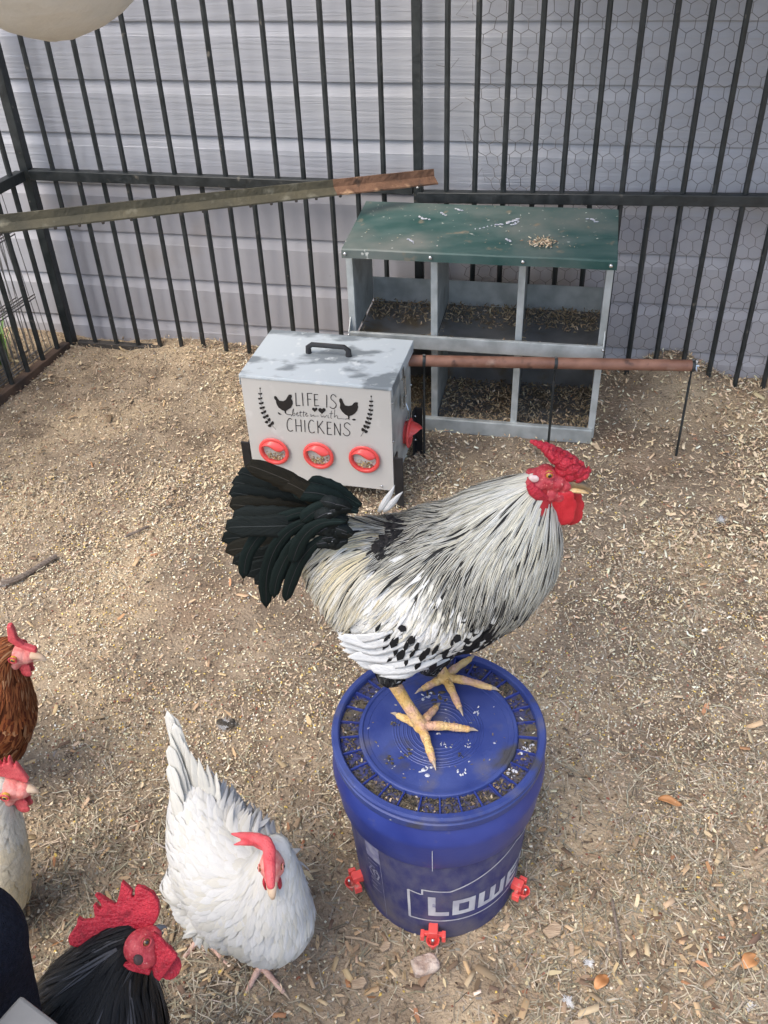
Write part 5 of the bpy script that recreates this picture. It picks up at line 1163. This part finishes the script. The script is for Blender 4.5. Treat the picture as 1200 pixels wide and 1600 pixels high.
# brown crumbs everywhere
x, y = field_pts(170000, lambda x, y, u, v: (.40+.35*bare(x, y))*(1+.6*clamp((1.15-y)/.3))); n = len(x); sz = rs.uniform(.0022, .0075, n); size = np.stack([sz*rs.uniform(1, 2.2, n), sz, sz*.6], 1)
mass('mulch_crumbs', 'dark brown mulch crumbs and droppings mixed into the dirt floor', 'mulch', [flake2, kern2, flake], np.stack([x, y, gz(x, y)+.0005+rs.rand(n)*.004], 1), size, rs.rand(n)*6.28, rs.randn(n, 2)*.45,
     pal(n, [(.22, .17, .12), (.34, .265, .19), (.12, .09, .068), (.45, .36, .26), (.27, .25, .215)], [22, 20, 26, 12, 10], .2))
# straw and dry grass, toward the front and right
wst = lambda x, y, u, v: (clamp((1.15-y)/.25)*.95+clamp((x-.35)/.3)*.35*clamp((2-y))+.10)*(.25+.75*bare(x, y))
x, y = field_pts(215000, wst); n = len(x); L = rs.uniform(.008, .036, n); size = np.stack([L, rs.uniform(.0008, .0020, n), L*.28], 1)
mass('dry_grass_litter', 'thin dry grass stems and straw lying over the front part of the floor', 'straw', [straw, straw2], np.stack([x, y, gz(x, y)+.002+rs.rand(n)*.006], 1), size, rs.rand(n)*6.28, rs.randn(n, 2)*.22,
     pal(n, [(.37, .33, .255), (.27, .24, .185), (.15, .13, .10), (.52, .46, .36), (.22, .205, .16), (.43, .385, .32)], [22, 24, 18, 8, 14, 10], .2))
# bigger chips in front
x, y = field_pts(19000, lambda x, y, u, v: clamp((1.0-y)/.3)*.8+.07); n = len(x); L = rs.uniform(.009, .026, n)*(1+.5*(rs.rand(n) < .12)); size = np.stack([L, L*rs.uniform(.35, .7, n), L*rs.uniform(.15, .5, n)], 1)
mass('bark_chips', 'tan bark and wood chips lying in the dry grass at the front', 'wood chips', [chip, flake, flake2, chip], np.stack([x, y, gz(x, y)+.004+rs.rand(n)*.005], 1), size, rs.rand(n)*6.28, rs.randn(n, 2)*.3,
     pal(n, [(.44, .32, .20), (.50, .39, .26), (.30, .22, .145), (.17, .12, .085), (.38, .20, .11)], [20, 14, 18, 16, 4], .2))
# bedding in the nest holes
def bed(u0, u1, zf, fn_, N, nm):
    a = rs.uniform(u0+.006, u1-.006, N); b = rs.uniform(VF+.008, VB-.008, N); p = (a-u0)/(u1-u0); q = (b-VF)/(VB-VF)
    keep = rs.rand(N) < fn_(p, q); a, b, p, q = a[keep], b[keep], p[keep], q[keep]; n = len(a)
    zz = zf-.010*np.sin(np.pi*p)*np.sin(np.pi*q)+.002+rs.rand(n)*.010*fn_(p, q)
    P_ = np.outer(a, np.array(WU))+np.outer(b, np.array(WN)); P_[:, 2] = zz; L = rs.uniform(.005, .016, n); size = np.stack([L, L*rs.uniform(.3, .6, n), L*.5], 1)
    mass(nm, None, None, [flake, flake2, curl], P_, size, rs.rand(n)*6.28, rs.randn(n, 2)*.5, pal(n, [(.48, .38, .24), (.36, .27, .17), (.25, .19, .12), (.56, .47, .33)], [24, 24, 16, 10], .2), parent=nb)
for i in range(3):
    bed(DV[i], DV[i+1], .268, lambda p, q: clamp((q-.50)*3.5)+clamp((.26-q)*5)*clamp(.25+abs(p-.5)*2.2)+clamp(abs(p-.5)*5-2.0)*.8, 1700, 'bedding')
    bed(DV[i], DV[i+1], .022, lambda p, q: clamp(1.15-.9*np.exp(-((p-.5)**2+(q-.5)**2)*9)), 1600, 'bedding')
# grain in the feeder ports
for c_, ou, oz, on_ in GR:
    N = 180; a = rs.uniform(-.9, .95, N)*.027; b = rs.uniform(-.95, .25, N)*.026; k = np.hypot(a, b) < .0275; a, b = a[k], b[k]; n = len(a)
    P_ = np.array(c_)+np.outer(a, np.array(ou))+np.outer(b, np.array(oz))+np.outer(-.008+.010*clamp(-b/.022)+rs.rand(n)*.004, np.array(on_)); sz = rs.uniform(.003, .006, n)
    mass('feed_grain', None, None, [kern, kern2], P_, np.stack([sz*1.3, sz, sz], 1), rs.rand(n)*6.28, rs.randn(n, 2), pal(n, [(.60, .50, .34), (.40, .28, .16), (.28, .18, .1), (.6, .45, .2)], [16, 14, 10, 4]), parent=fd)
    mb = MB(); mb.ball(c_+on_*-.016+oz*-.004, (.028, .028, .012), 14, 8, (ou, oz, on_)); mb.build('feed_bed', 'wood', fd)
# dirt and grain caught on the bucket lid
N = 1900; th = rs.rand(N)*6.28; r_ = rs.uniform(.118, .143, N); k = rs.rand(N) < .35+.65*np.clip(np.cos(th+1.9), 0, 1); th, r_ = th[k], r_[k]; n = len(th); sz = rs.uniform(.0016, .0048, n)
P_ = np.stack([BC.x+r_*np.cos(th), BC.y+r_*np.sin(th), .3485+rs.rand(n)*.002], 1)
mass('lid_debris', None, None, [kern, kern2, flake], P_, np.stack([sz*1.5, sz, sz*.8], 1), rs.rand(n)*6.28, rs.randn(n, 2)*.4, pal(n, [(.46, .38, .27), (.085, .07, .05), (.04, .037, .033), (.20, .15, .10), (.55, .52, .47)], [3, 34, 32, 12, 1]), parent=bk)
N = 60; th = rs.rand(N)*6.28; r_ = np.sqrt(rs.rand(N))*.10; sz = rs.uniform(.0012, .0038, N); P_ = np.stack([BC.x+r_*np.cos(th), BC.y+r_*np.sin(th), .3512+0*th], 1)
mass('lid_debris', None, None, [kern2, flake], P_, np.stack([sz*1.5, sz, sz*.6], 1), rs.rand(N)*6.28, rs.randn(N, 2)*.2, pal(N, [(.55, .55, .52), (.15, .12, .09), (.3, .28, .25)], [5, 12, 6]), parent=bk)
# droppings on the lid
def blot(name, px, py, r_, c_, parent, z=.3512, hgt=.0016, k=9, stretch=1.0):
    c0 = at_z(px, py, z); mb = MB(); rn = random.Random(int(px*3+py))
    for i in range(k):
        q = c0+V3((rn.uniform(-r_, r_)*stretch, rn.uniform(-r_, r_), 0)); s_ = r_*rn.uniform(.15, .45); a_ = rn.uniform(0, 3.1); X_ = V3((math.cos(a_), math.sin(a_), 0)); mb.ball(q, (s_, s_*rn.uniform(.3, .8), hgt*rn.uniform(.4, 1)), 9, 6, (X_, X_.cross(ZZ), ZZ))
    o = mb.build(name, c_, parent); return o
MT['poopd'] = mk('dark_dropping', (.035, .03, .024), (.09, .075, .055), 120, rough=.7, bump=.6, bscale=300, spots=[((.45, .44, .42), 160, .6, .68)])
MT['poopw'] = mk('white_dropping', (.55, .56, .58), (.30, .31, .38), 200, rough=.6)
for px, py, r_, c_ in ((683, 1092, .016, 'poopd'), (668, 1088, .008, 'poopw'), (632, 1178, .008, 'poopd'), (610, 1187, .007, 'poopd'), (665, 1205, .009, 'poopw'), (722, 1207, .006, 'poopw'), (693, 1163, .004, 'poopw'), (731, 1165, .004, 'poopw'), (745, 1114, .0045, 'poopw'), (720, 1180, .004, 'poopd'), (617, 1133, .006, 'poopd')):
    blot('dropping', px, py, r_, c_, bk)
for px, py, r_ in ((822, 1168, .011), (800, 1210, .008)): blot('dropping', px, py, r_, 'poopw', bk, z=.3495, hgt=.0018, k=10)

# ------------------------------------------------------------ single things lying about
def rock(label, px, py, sx, sy, sz_, m_, ang, name='stone', cat='stone', z=0):
    c0 = at_z(px, py, z+sz_*.4); mb = MB(); X_ = V3((math.cos(ang), math.sin(ang), 0)); Y_ = V3((-math.sin(ang), math.cos(ang), 0))
    mb.ball(c0, (sx/2, sy/2, sz_/2), 18, 12, (X_, Y_, ZZ))
    for i, v in enumerate(mb.v):
        d = v-c0; n_ = noise.noise(v*60+V3((px, 0, 0)))*.16+noise.noise(v*150)*.05
        a, b, c_ = d.dot(X_)/(sx/2), d.dot(Y_)/(sy/2), d.z/(sz_/2); k = 1/max(.6, (abs(a)**4+abs(b)**4+abs(c_)**4)**.25)*math.sqrt(a*a+b*b+c_*c_)**0
        mb.v[i] = c0+d*(1+n_)*min(1.35, k*1.0)
    o = mb.build(name, m_, None, smooth=28, origin=(c0.x, c0.y, 0)); return tag(o, label, cat)
rock('pinkish squared stone lying just below the blue bucket', 664, 1508, .044, .030, .016, 'stone', .25)
def leaf(label, pts, w_, m_, name='dry_leaf', cat='leaf', z=.012, curl_=.35):
    mb = MB(); P0 = [at_z(a, b, z) for a, b in pts]; n = 10; rows = []
    for i in range(n+1):
        t = i/n; s_ = t*(len(P0)-1); j = min(int(s_), len(P0)-2); p = P0[j].lerp(P0[j+1], s_-j); tg = (P0[j+1]-P0[j]).normalized(); sd = tg.cross(ZZ); ww = w_*.5*max(.05, math.sin(math.pi*min(1, t*.92+.05))**.7)
        rows.append([p+sd*(ww*k)+ZZ*(curl_*ww*k*k+.004*math.sin(t*5)) for k in (-1, -.5, 0, .5, 1)])
    mb.grid(rows); o = mb.build(name, m_, None, smooth=180, origin=(P0[0].x, P0[0].y, 0)); md = o.modifiers.new('t', 'SOLIDIFY'); md.thickness = .0008; return tag(o, label, cat)
leaf('orange brown dry leaf near the bottom right corner of the ground', [(1160, 1512), (1184, 1490)], .022, 'leafdry')
leaf('reddish brown curled leaf left of the bottom right corner', [(930, 1545), (950, 1522)], .018, 'leafdry')
leaf('small tan leaf lying right of the bucket', [(1028, 1248), (1066, 1256)], .016, 'leafdry')
def stick(label, pts, r_, m_='woodgrey', z=.010, name='stick', cat='stick'):
    P0 = [at_z(a, b, z+.003*math.sin(i*2)) for i, (a, b) in enumerate(pts)]; mb = MB(); mb.tube(P0, [r_*(1-.25*i/len(P0)) for i in range(len(P0))], 7); o = mb.build(name, m_, None, origin=(P0[0].x, P0[0].y, 0)); return tag(o, label, cat)
stick('weathered grey root piece lying on the ground at the far left', [(2, 912), (25, 905), (45, 895), (62, 884), (88, 868)], .008)
stick('thin pale twig lying between the white hen and the bucket', [(540, 1463), (565, 1467), (592, 1477)], .0022, 'wood')
stick('long thin brown twig lying right of the bucket base', [(956, 1405), (962, 1440), (968, 1470), (970, 1498)], .0028)
stick('pale forked straw stem above the long brown twig', [(928, 1358), (945, 1375), (960, 1388), (985, 1405)], .0016, 'wood')
stick('pale splinter at the right edge of the ground', [(1178, 1342), (1190, 1332), (1206, 1322)], .004, 'wood')
stick('thin bent twig near the middle of the left floor', [(196, 838), (215, 830), (232, 822)], .004)
def woodchip(label, px, py, L, W_, ang, m_='wood'):
    c0 = at_z(px, py, .008); X_ = V3((math.cos(ang), math.sin(ang), .1)).normalized(); Y_ = X_.cross(ZZ).normalized(); Zv = X_.cross(Y_)
    mb = MB(); P = [(-.5, -.3), (.35, -.5), (.5, .1), (.2, .5), (-.45, .42)]; mb.prism([c0+X_*(a*L)+Y_*(b*W_) for a, b in P], Zv*.004); return tag(mb.build('wood_chip', m_, None, smooth=0, bevel=.0006, origin=(c0.x, c0.y, 0)), label, 'wood chip')
woodchip('tan wood chip directly left of the pinkish stone', 602, 1478, .020, .012, .6)
woodchip('round tan wood chip left of and below the pinkish stone', 561, 1535, .024, .017, .1)
woodchip('large square tan wood chip right of the bucket base', 864, 1452, .030, .022, .4)
woodchip('narrow upright tan chip right of the bucket base', 893, 1482, .024, .008, 1.4)
woodchip('tan wood block at the bottom edge right of centre', 907, 1598, .028, .012, .0)
def fluff(label, px, py, r_, n=60):
    c0 = at_z(px, py, .008); mb = MB(); rn = random.Random(int(px))
    for k in range(n*2):
        a = rn.gauss(px, .55)+(3.14 if k % 3 == 0 else 0); L = r_*rn.uniform(.4, 1.2); d = V3((math.cos(a), math.sin(a), rn.uniform(.0, .3))); q = c0+V3((rn.uniform(-1, 1), rn.uniform(-1, 1), 0))*r_*.45
        mb.tube([q, q+d*L*.6, q+d*L+V3((rn.uniform(-.3, .3), rn.uniform(-.3, .3), 0))*L*.5], [.0005, .0004, .0002], 3, cap=False)
    o = mb.build('down_feather', 'white_down', None, smooth=0, origin=(c0.x, c0.y, 0)); return tag(o, label, 'feather')
MT['white_down'] = mk('white_down', (.55, .55, .55), rough=.9)
fluff('white downy feather tuft at the bottom, below the brown twig', 888, 1566, .008)
fluff('white downy tuft near the bottom right corner', 1170, 1572, .008)
fluff('faint grey white down caught in the straw beside the brown twig', 920, 1505, .007, 30)
fluff('white fluff on the ground right of the cockerel, towards the right edge', 1126, 812, .012, 50)
fluff('soiled white fluff on the ground above the white hen', 350, 1132, .014, 60)
fluff('tiny white fluff at the far left beside the grey root', 6, 912, .010, 40)
def dropping(label, px, py, r_): 
    c0 = at_z(px, py, .008); mb = MB(); rn = random.Random(int(px))
    for i in range(9): mb.ball(c0+V3((rn.uniform(-r_, r_), rn.uniform(-r_, r_)*.6, 0)), (r_*rn.uniform(.3, .6),)*2+(.005,), 9, 6)
    return tag(mb.build('dropping', 'poopd', None, origin=(c0.x, c0.y, 0)), label, 'dropping')
dropping('dark dropping with white cap on the ground above the white hen', 352, 1128, .014)

# chips and droppings lying on the nest box roof
def roofz(v): return .5515+(v-2.180)*(.571-.5515)/.295+.003
def on_roof(px, py): 
    p0 = WF(0, 2.18, .5545); nn = (ZZ*.295-WN*.0195).normalized(); return on_plane(px, py, p0, nn)
c0 = on_roof(849, 379); N = 170; P_ = np.array(c0)+np.array([list(WU*rs.normal(0, .016)+WN*rs.normal(0, .018)) for _ in range(N)]); P_[:, 2] += rs.rand(N)*.003; L = rs.uniform(.004, .012, N)
mass('roof_chips', None, None, [flake, flake2, chip], P_, np.stack([L, L*.5, L*.4], 1), rs.rand(N)*6.28, rs.randn(N, 2)*.3, pal(N, [(.5, .38, .25), (.62, .52, .38), (.3, .2, .12)], [10, 10, 6]), parent=nb)
N = 130; Q = [on_roof(rs.uniform(560, 950), 322+rs.uniform(0, 1)**1.3*66) for _ in range(N)]; P_ = np.array([list(q) for q in Q]); L = rs.uniform(.002, .007, N)
mass('roof_specks', None, None, [flake2, kern2], P_, np.stack([L, L*.6, L*.25], 1), rs.rand(N)*6.28, rs.randn(N, 2)*.1, pal(N, [(.62, .62, .56), (.4, .33, .24)], [10, 8]), parent=nb)
mb = MB()
for x0, y0, x1, y1, r_ in ((745, 357, 775, 350, .003), (775, 350, 795, 347, .005), (795, 347, 809, 341, .007), (800, 350, 812, 345, .004), (655, 338, 668, 342, .006), (690, 331, 697, 336, .004), (920, 340, 932, 346, .005), (640, 372, 646, 378, .004), (712, 325, 722, 328, .004), (790, 372, 800, 376, .004)):
    a, b = on_roof(x0, y0), on_roof(x1, y1)
    for i in range(6):
        q = a.lerp(b, i/5)+V3((rs.normal(0, .002), rs.normal(0, .002), -.002)); mb.ball(q, (r_*rs.uniform(.5, 1.1), r_*rs.uniform(.4, .9), .0016), 8, 5)
tag(mb.build('roof_dropping', 'poopw', nb), kind='stuff')
